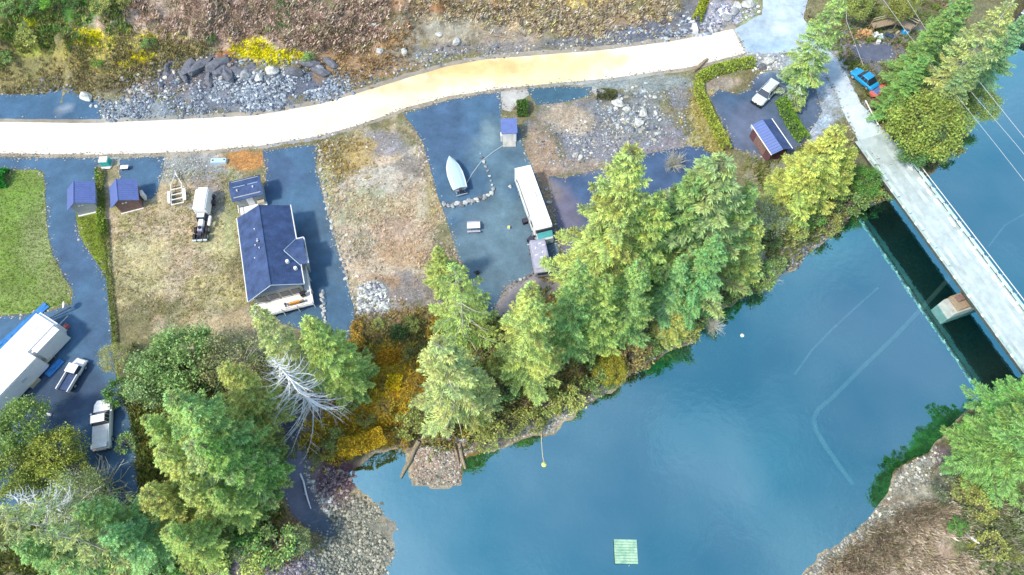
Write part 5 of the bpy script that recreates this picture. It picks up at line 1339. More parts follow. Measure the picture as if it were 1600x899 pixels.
# house
ho = thing('house', 'navy-roofed single storey house with a cross gable on its east side', 'house', (-30.08, 42.95, ZL), R(16.4))
he, hr = 3.1, 4.7
MB().prism([(-2.9, -5.7), (2.8, -5.7), (2.8, 5.8), (-2.9, 5.8)], 0, he - .05).build('wall', MAT['siding'], ho)
MB().add([(-2.9, -5.7, he - .06), (2.8, -5.7, he - .06), (-.15, -5.7, hr - .3)] + [(-2.9, -5.6, he - .06), (2.8, -5.6, he - .06), (-.15, -5.6, hr - .3)], [(0, 1, 2), (5, 4, 3), (0, 3, 4, 1), (1, 4, 5, 2), (2, 5, 3, 0)]).build('gable', MAT['bluewall'], ho)
rw = [(-3.4, -6.3, he), (-.15, -5.75, hr), (-.15, 6.1, hr), (-3.4, 6.0, he)]
re_ = [(-.14, -5.75, hr), (3.35, -5.75, he), (3.35, 6.1, he), (-.14, 6.1, hr)]
MB().slab(rw, .12).build('roof', MAT['roofblue'], ho); MB().slab(re_, .12).build('roof', MAT['roofblue'], ho)
# shingle courses
cw = MB()
for q in range(1, 15):
    t = q / 15
    for A in (rw, re_):
        e0 = Vector(A[0]) if A is rw else Vector(A[1]); r0 = Vector(A[1]) if A is rw else Vector(A[0])
        e1 = Vector(A[3]) if A is rw else Vector(A[2]); r1 = Vector(A[2]) if A is rw else Vector(A[3])
        p0 = e0.lerp(r0, t); p1 = e1.lerp(r1, t)
        cw.slab([p0 + Vector((0, 0, .012)), p1 + Vector((0, 0, .012)), p1 + Vector((.03 if A is rw else -.03, 0, .03)), p0 + Vector((.03 if A is rw else -.03, 0, .03))], .012)
tag(cw.build('shingle_course', MAT['roofblue'], ho), kind='stuff')
MB().slab([(1.9, -1.1, 4.05), (4.25, -3.0, 3.05), (4.25, -1.1, 3.9)], .1).build('cross_roof', MAT['roofblue'], ho)
MB().slab([(1.9, -1.1, 4.06), (4.25, -1.1, 3.9), (4.25, .75, 3.05), (3.3, .75, 3.1)], .1).build('cross_roof', MAT['roofblue'], ho)
MB().slab([(1.9, -1.1, 4.04), (3.3, -2.95, 3.11), (4.25, -3.02, 3.04)], .1).build('cross_roof', MAT['roofblue'], ho)
MB().prism([(2.8, -2.6), (3.9, -2.6), (3.9, .4), (2.8, .4)], 0, 3.0).build('porch_wall', MAT['siding'], ho)
for a, b in [((3.42, .8, he), (3.42, 6.15, he)), ((3.42, -5.8, he), (3.42, -3.0, he)), ((-3.46, -6.35, he), (-3.46, 6.05, he)), ((4.32, -3.0, 3.05), (4.32, .78, 3.05)), ((3.4, .84, 3.1), (4.3, .84, 3.1))]:
    MB().tube([a, b], .08, 5).build('gutter', MAT['offwhite'], ho)
for a, b in [((-3.42, -6.36, he), (-.15, -5.82, hr)), ((-.15, -5.82, hr), (3.4, -5.82, he)), ((1.86, -1.08, 4.1), (3.3, -3.05, 3.16)), ((1.86, -1.04, 4.1), (3.3, .8, 3.16))]:
    MB().tube([a, b], .055, 4).build('roof_edge', MAT['tarp'], ho)
MB().tube([(-.15, -5.8, hr + .03), (-.15, 6.1, hr + .03)], .07, 5).build('ridge_cap', MAT['roofblue'], ho)
for q in ((2.0, -2.6, 3.9), (2.75, -3.6, 3.55)): MB().tube([(q[0], q[1], q[2] - .2), (q[0], q[1], q[2] + .18)], [.26, .2], 8).build('roof_vent', MAT['white'], ho)
for q in ((-1.0, 1.2, 4.35), (-1.2, 2.9, 4.2), (-.9, -.1, 4.4), (-1.4, 0.6, 4.1), (-1.7, -1.1, 3.9)): MB().tube([(q[0], q[1], q[2] - .1), (q[0], q[1], q[2] + .2)], .07, 6).build('vent_pipe', MAT['white'], ho)
MB().tube([(-1.0, .9, 4.2), (-1.0, .9, 4.6)], .14, 8).build('vent_pipe', MAT['steel'], ho)
for q in (-2.1, -.7, .7, 2.0): 
    wn = MB().box((q, -5.73, 1.75), (1.0, .06, 1.2)).build('window', MAT['glass'], ho); MB().box((q, -5.75, 1.12), (1.1, .09, .07)).build('sill', MAT['white'], wn)
for q in (-4.6, 1.8, 4.2): MB().box((2.83, q, 1.8), (.06, 1.1, 1.0)).build('window', MAT['glass'], ho)
MB().box((3.93, -1.1, 1.5), (.06, .95, 2.0)).build('door', MAT['white'], ho)
# deck of separate boards
for i in range(14):
    yy = -5.86 - .135 * i - .02
    MB().box((.05, yy, .95), (7.35, .12, .06)).build('deck_board', MAT['deckwhite'], ho)
for i in range(6):
    MB().box((2.95 + .135 * i, -3.3, .95), (.12, 4.95, .06)).build('deck_board', MAT['deckwhite'], ho)
MB().box((.05, -6.7, .86), (7.3, 1.9, .08)).build('deck_frame', MAT['deckwhite'], ho); MB().box((3.3, -3.3, .86), (.8, 4.9, .08)).build('deck_frame', MAT['deckwhite'], ho)
for q in (-3.55, -1.8, 0, 1.8, 3.7): MB().box((q, -7.72, .95), (.09, .09, 1.9)).build('railing_post', MAT['white'], ho)
for q in (-5.6, -3.8, -2.0): MB().box((3.72, q, .95), (.09, .09, 1.9)).build('railing_post', MAT['white'], ho)
MB().box((.08, -7.72, 1.9), (7.3, .1, .06)).build('handrail', MAT['white'], ho); MB().box((3.72, -4.2, 1.9), (.1, 6.6, .06)).build('handrail', MAT['white'], ho)
for q in (1.25, 1.45): MB().box((.08, -7.72, q), (7.3, .03, .04)).build('railing_bar', MAT['white'], ho)
def on_house(x, y, zz): v = Matrix.Rotation(R(16.4), 3, 'Z') @ Vector((x, y, 0)); return (-30.08 + v.x, 42.95 + v.y, ZL + zz)
def furn(name, label, cat, x, y, parts, rz=0):
    e = thing(name, label, cat, on_house(x, y, .98), R(16.4 + rz))
    for nm, c, d, mt in parts: MB().box(c, d).build(nm, MAT[mt], e)
furn('patio_bench', 'orange cushioned bench on the white deck of the house', 'bench', 1.55, -7.05, [('cushion', (0, 0, .42), (1.2, .42, .1), 'orange'), ('frame', (0, 0, .2), (1.15, .38, .34), 'timber'), ('backrest', (0, -.2, .65), (1.2, .06, .4), 'orange')])
furn('barbecue', 'black kettle barbecue near the corner of the white deck', 'barbecue', 2.7, -6.25, [('leg', (-.2, 0, .3), (.06, .3, .6), 'black'), ('leg', (.2, 0, .3), (.06, .3, .6), 'black'), ('bowl', (0, 0, .75), (.6, .5, .34), 'black'), ('side_shelf', (.45, 0, .8), (.3, .35, .04), 'darkmetal')], 15)
furn('deck_chair', 'brown folding chair beside the orange bench on the white deck', 'chair', 2.5, -7.1, [('seat', (0, 0, .42), (.45, .45, .06), 'timber'), ('backrest', (0, -.22, .7), (.45, .05, .5), 'timber'), ('leg', (-.18, 0, .2), (.05, .4, .4), 'timber'), ('leg', (.18, 0, .2), (.05, .4, .4), 'timber')], 10)
furn('patio_chair', 'dark folded lounger by the west end of the white deck', 'chair', .45, -7.05, [('seat', (0, 0, .35), (.2, .7, .06), 'darkmetal'), ('leg', (0, .25, .17), (.3, .05, .32), 'darkmetal'), ('leg', (0, -.25, .17), (.3, .05, .32), 'darkmetal')], 10)

# small guest cabin
gc = thing('guest_cabin', 'small navy-roofed cabin with a white porch just north of the house', 'cabin', (-35.1, 53.0, ZL), R(17))
MB().prism([(-1.75, -1.3), (1.75, -1.3), (1.75, 1.4), (-1.75, 1.4)], 0, 2.5).build('wall', MAT['siding'], gc)
MB().slab([(-2.05, -1.7, 2.35), (2.05, -1.7, 2.35), (2.05, .1, 2.85), (-2.05, .1, 2.85)], .1).build('roof', MAT['roofblue'], gc)
MB().slab([(-2.05, .11, 2.85), (2.05, .11, 2.85), (2.05, 1.65, 2.4), (-2.05, 1.65, 2.4)], .1).build('roof', MAT['roofblue'], gc)
MB().box((-.75, .1, 2.9), (1.5, .06, .05)).build('ridge_trim', MAT['tarp'], gc); MB().box((1.0, .1, 2.9), (1.3, .06, .05)).build('ridge_trim', MAT['tarp'], gc)
for q in ((-1.1, -.45), (.95, -.4)): MB().tube([(q[0], q[1], 2.5), (q[0], q[1], 2.95)], .09, 6).build('vent_pipe', MAT['white'], gc)
for i in range(9): MB().box((.1, -1.5 - .15 * i, .42), (3.6, .13, .05)).build('deck_board', MAT['deckwhite'], gc)
MB().box((.1, -2.1, .25), (3.5, 1.3, .3)).build('porch_frame', MAT['white'], gc)
for q in (-1.7, 1.85): MB().box((q, -2.7, .75), (.09, .09, .8)).build('railing_post', MAT['white'], gc)
MB().box((-1.72, -2.1, 1.1), (.08, 1.3, .06)).build('handrail', MAT['white'], gc); MB().box((1.25, -1.6, .8), (.9, .5, .5)).build('storage_locker', MAT['beige'], gc)
MB().box((0, -1.33, 1.2), (.85, .05, 1.9)).build('door', MAT['white'], gc)

# kiosk by the yard
ki = thing('kiosk', 'tiny purple-roofed kiosk with a white front at the head of the boat yard', 'shed', (-.45, 63.6, ZL), R(3))
MB().prism([(-.95, -1.0), (1.0, -1.0), (1.0, 1.0), (-.95, 1.0)], 0, 2.0).build('wall', MAT['white'], ki)
MB().slab([(-1.1, -1.15, 2.05), (1.15, -1.15, 2.05), (1.15, 1.15, 2.5), (-1.1, 1.15, 2.5)], .08).build('roof', MAT['roofmetal'], ki)
MB().add([(-.95, -1.0, 2.0), (1, -1, 2.0), (1, 1, 2.0), (-.95, 1, 2.0), (-.95, 1, 2.4), (1, 1, 2.4)], [(0, 1, 2, 3), (0, 3, 4), (1, 5, 2), (3, 2, 5, 4)]).build('gable', MAT['white'], ki)
MB().box((0, -1.03, .95), (.8, .05, 1.8)).build('door', MAT['offwhite'], ki); MB().box((0, -1.5, .1), (1.8, .9, .14)).build('step', MAT['concrete'], ki)
MB().box((-1.1, -.6, .7), (.2, .7, 1.2)).build('meter_box', MAT['offwhite'], ki)

# carport with violet roof
cp = thing('carport', 'long blue ribbed-roof storage shed with a maroon side in the parking lot', 'shed', (35.85, 61.7, ZL), R(20))
MB().prism([(-1.35, -2.5), (1.3, -2.5), (1.3, 2.5), (-1.35, 2.5)], 0, 2.2).build('wall', M('maroon_boards', (.13, .06, .07), .8, var=.2), cp)
MB().slab([(-1.6, -2.75, 2.25), (0, -2.75, 2.75), (0, 2.75, 2.75), (-1.6, 2.75, 2.25)], .07).build('roof', M('pale_violet_metal_roof', (.14, .20, .44), .4, var=.06), cp)
MB().slab([(.01, -2.75, 2.75), (1.6, -2.75, 2.25), (1.6, 2.75, 2.25), (.01, 2.75, 2.75)], .07).build('roof', MAT['roofblue'], cp)
seams(cp, (-1.6, -2.75, 2.25), (-1.6, 2.75, 2.25), (0, 2.75, 2.75), (0, -2.75, 2.75), 12, MAT['roofmetal'])
for s in (-1.64, 1.64): MB().tube([(s, -2.8, 2.27), (s, 2.8, 2.27)], .07, 5).build('gutter', MAT['white'], cp)
MB().box((-1.38, 0, 1.05), (.05, 2.6, 1.8)).build('door', MAT['brownwall'], cp)
sheet('shed_walk', [(1172,198),(1180,196),(1202,240),(1196,246)], MAT['asphalt'], (.34, .38, .42), .035, .1)

# boathouse at the top right edge
x, y = P(1600, 40, 2); bh = thing('boathouse', 'dark boathouse with a pale roof edge cut by the top right corner', 'boathouse', (x + 3.2, y + 2.0, .1), R(-38))
MB().box((0, 0, .25), (9.5, 6.5, .5)).build('float', M('dark_violet_float', (.06, .05, .13), .8, var=.3), bh)
MB().box((1.0, .5, 1.6), (6.5, 4.2, 2.4)).build('wall', MAT['brownwall'], bh)
MB().slab([(-2.7, -2.2, 2.7), (4.6, -2.2, 2.7), (4.6, .6, 3.9), (-2.7, .6, 3.9)], .1).build('roof', MAT['bluewall'], bh); MB().slab([(-2.7, .61, 3.9), (4.6, .61, 3.9), (4.6, 3.3, 2.7), (-2.7, 3.3, 2.7)], .1).build('roof', MAT['roofblue'], bh)
MB().tube([(-2.75, -2.25, 2.75), (4.65, -2.25, 2.75)], .1, 5).build('gutter', MAT['offwhite'], bh)

# ------------------------------------------------------------------ bridge
A = Vector((*P(1350, 235, ZL + .9), 0)); B_ = Vector((*P(1500, 440, ZL + .9), 0))
u = (B_ - A).normalized(); nrm = Vector((-u.y, u.x, 0))           # points to the river's east side
br = thing('bridge', 'narrow pale concrete river bridge with low kerb rails running to the lower right', 'bridge', (A.x, A.y, 0), math.atan2(u.y, u.x))
LEN = 54.0; WD = 5.3; ZD = ZL + .42
MB().box((LEN / 2 - 1, WD / 2, ZD - .14), (LEN + 2, WD, .28)).build('deck', MAT['deckconc'], br)
for q in (.9, WD / 3 + .2, WD * 2 / 3 - .2, WD - .9): MB().box((LEN / 2 - 1, q, ZD - .5), (LEN, .4, .44)).build('girder', MAT['bridgewood'], br)
MB().box((LEN / 2 - 1, WD / 2, ZD - .76), (LEN, WD - 1.2, .06)).build('soffit', MAT['bridgewood'], br)
for s in (0.12, WD - .12):
    k = 0
    while k * 5.6 < LEN:
        MB().box((k * 5.6 + 1.4, s, ZD + .50), (2.45, .26, .24)).build('kerb_rail', MAT['curb'], br); MB().box((k * 5.6 + 4.2, s, ZD + .50), (2.45, .26, .24)).build('kerb_rail', MAT['curb'], br); k += 1
    for i in range(int(LEN / 2.8)):
        MB().box((i * 2.8 + 1.4, s, ZD + .19), (.42, .30, .38)).build('rail_block', MAT['white'] if s < 1 else MAT['curb'], br)
MB().tube([(0, WD + .22, ZD + .1), (LEN, WD + .22, ZD + .1)], .09, 6).build('utility_pipe', MAT['offwhite'], br)
MB().tube([(0, WD + .28, ZD + .78), (LEN, WD + .28, ZD + .78)], .05, 5).build('handrail', MAT['offwhite'], br)
for i in range(int(LEN / 2.8)):
    MB().box((i * 2.8 + .4, WD + .28, ZD + .35), (.08, .08, .86)).build('handrail_post', MAT['steel'], br)
for s in (-.03, WD + .03): MB().box((LEN / 2 - 1, s, ZD - .14), (LEN + 1.9, .06, .34)).build('fascia', MAT['bridgewood'], br)
# wheel wear strips on the deck
for q, wq in ((1.6, .6), (3.6, .6)):
    MB().box((LEN / 2, q, ZD + .004), (LEN, wq, .008)).build('wear_strip', M('worn_concrete', (.47, .55, .56), .85, var=.2, scale=.6), br)
gd = MB()
for i in range(60):
    xx = rnd.uniform(4, LEN - 2); rr = rnd.uniform(.25, .7)
    pts = [(xx + math.cos(a / 9 * 2 * PI) * rr * rnd.uniform(.9, 1.6), WD - .28 - abs(math.sin(a / 9 * PI)) * 0 + math.sin(a / 9 * 2 * PI) * rr * .55 - .2) for a in range(9)]
    pts = [(px_, min(py_, WD - .26)) for px_, py_ in pts]
    gd.prism(pts, ZD + .006, ZD + .012 + i * .0004)
tag(gd.build('gravel_drift', MAT['white'], br), kind='stuff')
# pier: find the axial position of the pier from its pixel
pp = Vector((*P(1508, 488, 1.6), 0)) - A; xp = pp.dot(u) - 2.3
pr = []
MB().box((xp + 1.0, WD / 2 - .3, .0), (2.2, WD + 1.5, 3.2)).build('pier', MAT['concrete'], br)
MB().box((xp + .9, WD / 2 - .4, 1.9), (2.0, WD + .3, .5)).build('pier_cap', MAT['timber'], br)
MB().box((xp + .6, WD / 2 - .2, 2.4), (.8, WD - .2, .6)).build('pier_cap', MAT['brownwall'], br)
MB().box((-1.2, WD / 2, 1.6), (2.0, WD + 1.2, 3.0)).build('abutment', MAT['concrete'], br)
MB().box((LEN - .6, WD / 2, 1.6), (2.0, WD + 1.2, 3.0)).build('abutment', MAT['concrete'], br)
gr_ = thing('guard_rail', 'short white guard rail along the outer curve before the bridge', 'guard rail', (*P(1362, 178, ZL + .5), ZL), 0)
p0 = Vector(P(1352, 158, ZL + .5)); p1 = Vector(P(1372, 196, ZL + .5)); c0 = Vector(P(1362, 178, ZL + .5))
MB().tube([(*(p0 - c0), .6), (0, 0, .62), (*(p1 - c0), .6)], .09, 5).build('rail', MAT['white'], gr_)
for t_ in (.05, .35, .65, .95):
    q = p0.lerp(p1, t_) - c0; MB().box((q.x, q.y, .3), (.14, .14, .6)).build('post', MAT['steel'], gr_)

# ------------------------------------------------------------------ water things
def sunk(name, label, px, r, zz):
    pts = [Vector((*P(a, b, zz), zz)) for a, b in px]
    o = pts[0].copy(); o.z = 0
    e = MB().tube([p - o for p in pts], r, 8).build(name, M('silted_pipe_' + name[:6], (.55, .66, .62), .9, var=.2, scale=.8), None)
    e.location = o; tag(e, label, 'pipe')
    return e
sunk('sunken_pipe', 'pale sunken pipe bending under the river west of the bridge', [(1520,395),(1465,455),(1440,482),(1400,524),(1350,572),(1300,622),(1278,640),(1271,655),(1276,675),(1295,705),(1315,733),(1333,757)], .28, -.42)
sunk('sunken_cable', 'faint thin sunken line parallel to the pale pipe', [(1372,450),(1340,478),(1300,515),(1268,548),(1242,585)], .14, -.38)
sunk('sunken_cable', 'faint sunken line east of the bridge', [(1600,335),(1570,352),(1545,385)], .14, -.4)  # thin pale tube laid just under the water surface
rf = thing('swim_raft', 'square mint green swimming raft floating at the bottom of the picture', 'raft', (*P(978, 862, .4), 0), R(-1))
for i in range(9): MB().box((0, -1.12 + i * .28, .34), (2.5, .25, .06)).build('plank', MAT['raft'], rf)
for s in (-.8, .8): MB().box((s, 0, .12), (.5, 2.3, .38)).build('float', MAT['bluewall'], rf)
for s in (-1.2, 1.2): MB().box((s, 0, .30), (.1, 2.5, .1)).build('edge_beam', MAT['timber'], rf)
MB().tube([(.3, -1.35, .5), (.3, -1.5, -.3)], .03, 4).build('ladder', MAT['steel'], rf)
def buoy(px, py, r, mt, label):
    e = thing('buoy', label, 'buoy', (*P(px, py, .1), .02))
    MB().tube([(0, 0, -r), (0, 0, -r * .5), (0, 0, r * .3), (0, 0, r * .9), (0, 0, r)], [r * .3, r * .85, r, r * .5, r * .15], 10).build('float', MAT[mt], e)
    MB().tube([(0, 0, r), (0, 0, r + .15)], .03, 5).build('eye', MAT['steel'], e)
buoy(850, 726, .30, 'yellow', 'small yellow buoy at the end of the mooring line off the gravel beach')
buoy(1160, 524, .25, 'white', 'small white buoy alone on the river below the firs')
def line_obj(name, label, cat, pts, r, mt):
    o = Vector(pts[0]); e = MB().tube([Vector(p) - o for p in pts], r, 5).build(name, MAT[mt], None); e.location = o; return tag(e, label, cat)
line_obj('mooring_line', 'pale mooring line running from the beach to the yellow buoy', 'rope', [(*P(846, 668, .5), .5), (*P(846, 690, .06), .06), (*P(848, 714, .04), .04), (*P(850, 722, .05), .05)], .05, 'beige')
line_obj('garden_hose', 'pale hose lying across the yard from the covered boat to the kiosk', 'hose', [(*P(729, 287, ZL), ZL + .06), (*P(738, 272, ZL), ZL + .06), (*P(752, 253, ZL), ZL + .06), (*P(772, 237, ZL), ZL + .06), (*P(796, 222, ZL), ZL + .06)], .06, 'cable')
line_obj('overhead_cable', 'left overhead cable crossing the trees and river at the upper right', 'cable', [(*P(a, b, 12), zc) for a, b, zc in [(1376,-6,12),(1420,55,12),(1495,150,12),(1555,225,12),(1606,290,12)]], .028, 'cable')
line_obj('overhead_cable', 'right overhead cable crossing the trees and river at the upper right', 'cable', [(*P(a, b, 12), zc) for a, b, zc in [(1414,-6,12),(1455,60,12),(1520,147,12),(1587,225,12),(1612,256,12)]], .028, 'cable')
line_obj('overhead_cable', 'short third overhead cable nearest the right edge', 'cable', [(*P(a, b, 12), zc) for a, b, zc in [(1500,90,12),(1540,140,12),(1580,190,12),(1606,222,12)]], .035, 'cable')
line_obj('overhead_cable', 'thin cable from the tall junction fir to the clearing by the woodpile', 'cable', [(*P(a, b, 8), zc) for a, b, zc in [(1316,-4,9),(1322,35,8.2),(1352,98,7.4)]], .03, 'cable')

# ------------------------------------------------------------------ logs, stones, small things
def log(px, py, qx, qy, r, label, mt='log', z0=None, cat='log'):
    a = G(px, py); b = G(qx, qy)
    za = (a[2] if z0 is None else z0) + r * .7; zb = (b[2] if z0 is None else z0) + r * .7
    A_ = Vector((a[0], a[1], max(.1, za))); B2 = Vector((b[0], b[1], max(.05, zb)))
    e = thing('log', label, cat, A_)
    d = B2 - A_; m_ = [Vector((rnd.uniform(-.06, .06), rnd.uniform(-.06, .06), 0)) + d * t for t in (0, .25, .5, .75, 1)]
    MB().tube(m_, [r * 1.15, r, r * .95, r * .85, r * .6], 8).build('trunk', MAT[mt], e)
    for t in (.3, .62): 
        p = d * t; MB().tube([p, p + Vector((rnd.uniform(-.5, .5), rnd.uniform(-.5, .5), .35))], [r * .3, r * .12], 5).build('branch_stub', MAT[mt], e)
    return e
log(655,690, 626,748, .27, 'mossy brown log lying from the bank into the inlet')
log(646,700, 634,735, .18, 'shorter brown log against the mossy log at the gravel spit')
log(717,695, 727,733, .20, 'dark brown stake-like log on the east side of the gravel spit', 'timber')
log(708,690, 718,730, .13, 'thin dark log beside the stake-like log on the gravel spit', 'timber')
log(604,617, 616,650, .09, 'thin pale dead branch standing in the orange undergrowth', 'deadwood')
log(640,645, 640,668, .10, 'white dead stick at the water end of the undergrowth', 'deadwood')
log(524,655, 536,684, .20, 'short bleached stub beside the dead conifer', 'deadwood')
log(470,740, 486,795, .10, 'thin grey drift stick along the boat ramp edge', 'deadwood')
log(1083,112, 1105,94, .30, 'dark rotten log leaning at the road edge above the hedge corner', 'timber')
log(760,54, 800,61, .11, 'thin dark root lying on the grey bank above the road', 'timber')
log(120,776, 148,798, .22, 'bleached log stub in the lower left wood', 'deadwood')
log(186,762, 198,768, .12, 'short dark log on the driveway end in the lower left wood', 'timber')
log(1482,815, 1530,850, .18, 'grey fallen log on the far bank at lower right', 'deadwood')
for i, (a, b, c, d) in enumerate([(826,0,824,24),(838,2,838,30),(862,0,858,22),(876,2,878,34),(905,6,900,30)]):
    log(a, b, c, d, .16, ['brown branch standing first from the left in the golden debris at the top', 'brown branch second from the left in the golden debris at the top', 'tawny branch in the centre of the golden debris at the top', 'long dark branch right of centre in the golden debris at the top', 'rightmost tawny branch in the golden debris at the top'][i], 'timber')
# stone border of the boat yard: single stones
def rock(loc, r, mt, label, group=None, name='boulder', sq=.7):
    bm = bmesh.new(); bmesh.ops.create_icosphere(bm, subdivisions=2, radius=1)
    s = rnd.random() * 50
    for v in bm.verts:
        n_ = 1 + .3 * (math.sin(v.co.x * 2.3 + s) * math.cos(v.co.y * 2.9 + s * 1.7) + .5 * math.sin(v.co.z * 5 + s))
        v.co = Vector((v.co.x * r * 1.15, v.co.y * r * .9, v.co.z * r * sq)) * n_
    me = bpy.data.meshes.new(name); bm.to_mesh(me); bm.free(); me.materials.append(mt)
    o = obj_from(name, me); o.location = loc; o.rotation_euler = (0, 0, rnd.uniform(0, 6.28)); return tag(o, label, 'boulder', group)
RK = [M('pale_stone', (.52, .54, .52), .9, var=.3, scale=3, bump=.4), M('mid_stone', (.32, .34, .36), .9, var=.3, scale=3, bump=.4), M('dark_stone', (.14, .15, .18), .9, var=.3, scale=3, bump=.4)]
border = [(694,320),(701,322),(708,322),(714,319),(721,320),(727,318),(733,315),(739,316),(745,313),(751,309),(757,309),(763,306),(768,303),(771,297),(769,290),(767,283),(765,276),(762,268),(759,261),(756,254),(753,247),(751,241)]
for i, (a, b) in enumerate(border):
    X, Y, Z = G(a, b); big = a < 772 and b > 296
    rock((X, Y, Z + .12), rnd.uniform(.26, .40) if big else rnd.uniform(.14, .26), RK[rnd.choice([0, 0, 1, 2])],
         'one of the many stones lined up round the covered boat yard', 'stones edging the covered boat yard')
east = [(806,441),(813,438),(820,435),(827,431),(834,427),(841,424),(848,420),(856,416),(864,413),(871,411)]
for a, b in east:
    X, Y, Z = G(a, b); rock((X, Y, Z + .1), rnd.uniform(.18, .30), RK[rnd.choice([0, 1, 2, 2])], 'one of the stones in the curved row below the grey van', 'stones in the curved row below the grey van')
for i in range(16):
    t = i / 15; a = 503 + 4 * t + rnd.uniform(-2, 2); b = 455 + 52 * t
    X, Y, Z = G(a, b); rock((X, Y, Z + .08), rnd.uniform(.12, .26), RK[rnd.choice([0, 0, 1])], 'one of the small pale stones in the line down the lower house driveway', 'stones down the lower house driveway')
for i in range(26):
    t = i / 25; a = 498 + np.interp(t, [0, .4, .7, 1], [0, 12, 34, 56]) + rnd.uniform(-2, 2); b = 226 + 250 * t
    X, Y, Z = G(float(a), float(b)); rock((X, Y, Z + .05), rnd.uniform(.10, .30), RK[rnd.choice([0, 0, 1])], 'one of the pale stones edging the west side of the middle lot', 'stones edging the west side of the middle lot')
for a, b, r, m_, lab in [(136,152,.85,0,'large white boulder at the corner of the upper left pad'),(143,166,.28,0,'left of two small pale stones on the upper left pad'),(151,167,.28,0,'right of two small pale stones on the upper left pad'),
    (345,115,.9,2,'big dark rock face block above the rubble, left one'),(300,112,.8,2,'dark outcrop block above the rubble at the left end'),(385,118,.8,1,'grey rock block in the middle above the rubble'),(405,122,.7,0,'pale rock block just below the yellow moss'),(500,108,.8,1,'grey rock block at the right end of the rubble'),(425,112,.9,0,'small white block right below the yellow moss'),
    (714,66,.6,0,'white flat rock on the bare bank above the road'),(686,55,.45,0,'small white rock up on the bare bank above the road'),(594,81,.5,0,'pale rock on the brown part of the bank'),(632,83,.6,0,'pale rock beside the green smear on the bank'),(583,40,.5,0,'pale rock under the brown brambles'),
    (965,163,.75,0,'pale square boulder on the grey stony lot'),(1005,178,.7,0,'tall pale boulder in the middle of the stone field'),(998,194,.65,0,'pale boulder below the tall pale one in the stone field'),(935,146,.8,1,'rounded grey boulder by the dark mossy shrub'),(980,172,.5,0,'small pale boulder between the two larger ones in the stone field'),
    (899,243,.4,0,'left small white stone by the orange-brown edge of the stony lot'),(907,247,.4,0,'right small white stone by the orange-brown edge of the stony lot'),
    (1112,50,.3,0,'white marker stone by the road end'),(1147,22,.8,1,'mauve boulder in the rock bed at the top'),(1135,30,.7,1,'mauve boulder at the lower end of the rock bed at the top'),(1152,12,.7,0,'pale mauve boulder at the upper end of the rock bed'),(1168,8,.9,0,'white boulder beside the junction at the top'),
    (1200,98,.7,0,'pale boulder behind the hedge end by the parking lot'),(1190,106,.6,2,'dark boulder behind the hedge end by the parking lot'),(1116,118,.5,0,'pale rock on the road side of the hedge'),
    (585,557,.45,0,'pale round stone above the orange shrub'),(797,292,.25,0,'lone white stone on the edge of the boat yard'),(858,317,.3,0,'white stone beside the upper motorhome'),(840,470,.2,1,'small stone on the grey dirt below the stone row'),
    (345,257,.01,0,'x')]:
    if r < .1: continue
    X, Y, Z = G(a, b); rock((X, Y, Z + r * .25), r, RK[m_], lab, None, 'boulder', .75 if m_ != 2 else .9)

for a, b, r in [(296,104,1.2),(318,98,1.3),(340,104,1.5),(352,112,1.3),(372,112,1.2),(330,118,1.1),(392,108,1.0),(484,100,1.1),(500,112,1.2),(516,100,1.0),(455,112,.9),(286,116,.9),(262,108,.8)]:
    X, Y, Z = G(a, b); k = rock((X, Y, Z - r * .15), r, RK[2], 'one of the dark slate ledges between the yellow moss and the rubble', 'dark slate ledges above the rubble', 'rock_ledge', .75); k.scale = (1.5, .8, 1)
def small(name, label, cat, px, py, rz, parts, zz=.2):
    X, Y, Z = G(px, py); e = thing(name, label, cat, (X, Y, Z), R(rz))
    for nm, c, d, mt in parts: MB().box(c, d, tx=.95, ty=.95).build(nm, MAT[mt], e)
    return e
small('utility_box', 'white and teal utility box at the top of the hedge between the small sheds', 'utility box', 168, 257, 4, [('cabinet', (0, 0, .5), (1.2, 1.0, 1.0), 'teal'), ('lid', (-.1, .05, 1.04), (1.15, .95, .1), 'offwhite'), ('plinth', (0, -.1, .08), (1.5, 1.4, .14), 'concrete')])
small('bench_board', 'narrow white board lying below the teal utility box', 'board', 167, 264, 4, [('board', (0, 0, .2), (1.2, .3, .08), 'white'), ('support', (-.4, 0, .08), (.1, .25, .16), 'timber'), ('support', (.4, 0, .08), (.1, .25, .16), 'timber')])
small('sign_panel', 'small white panel on the dark pad right of the teal utility box', 'panel', 197, 265, 6, [('panel', (0, 0, .55), (1.1, .6, .06), 'white'), ('leg', (-.4, 0, .27), (.07, .4, .52), 'darkmetal'), ('leg', (.4, 0, .27), (.07, .4, .52), 'darkmetal')])
small('plastic_tub', 'pale upturned tub with two dark holes above the guest cabin', 'tub', 343, 254, 2, [('tub', (0, 0, .25), (2.2, .8, .45), 'tarp'), ('hole', (-.75, .02, .49), (.2, .2, .04), 'black'), ('hole', (.8, .1, .49), (.2, .2, .04), 'black')])
pt = thing('picnic_table', 'white-topped picnic table alone in the middle of the yard', 'table', (*P(740, 353, ZL + .7), ZL + .03), R(3))
for i in range(5): MB().box((0, -.34 + .17 * i, .74), (1.7, .155, .05)).build('plank', MAT['white'], pt)
for s in (-.72, .72):
    MB().box((0, s, .44), (1.7, .26, .05)).build('seat', MAT['lavender'], pt)
for q in (-.6, .6):
    MB().tube([(q, -.75, 0), (q, -.2, .7)], .04, 4).build('leg', MAT['darkmetal'], pt); MB().tube([(q, .75, 0), (q, .2, .7)], .04, 4).build('leg', MAT['darkmetal'], pt); MB().box((q, 0, .4), (.05, 1.5, .06)).build('cross_brace', MAT['darkmetal'], pt)
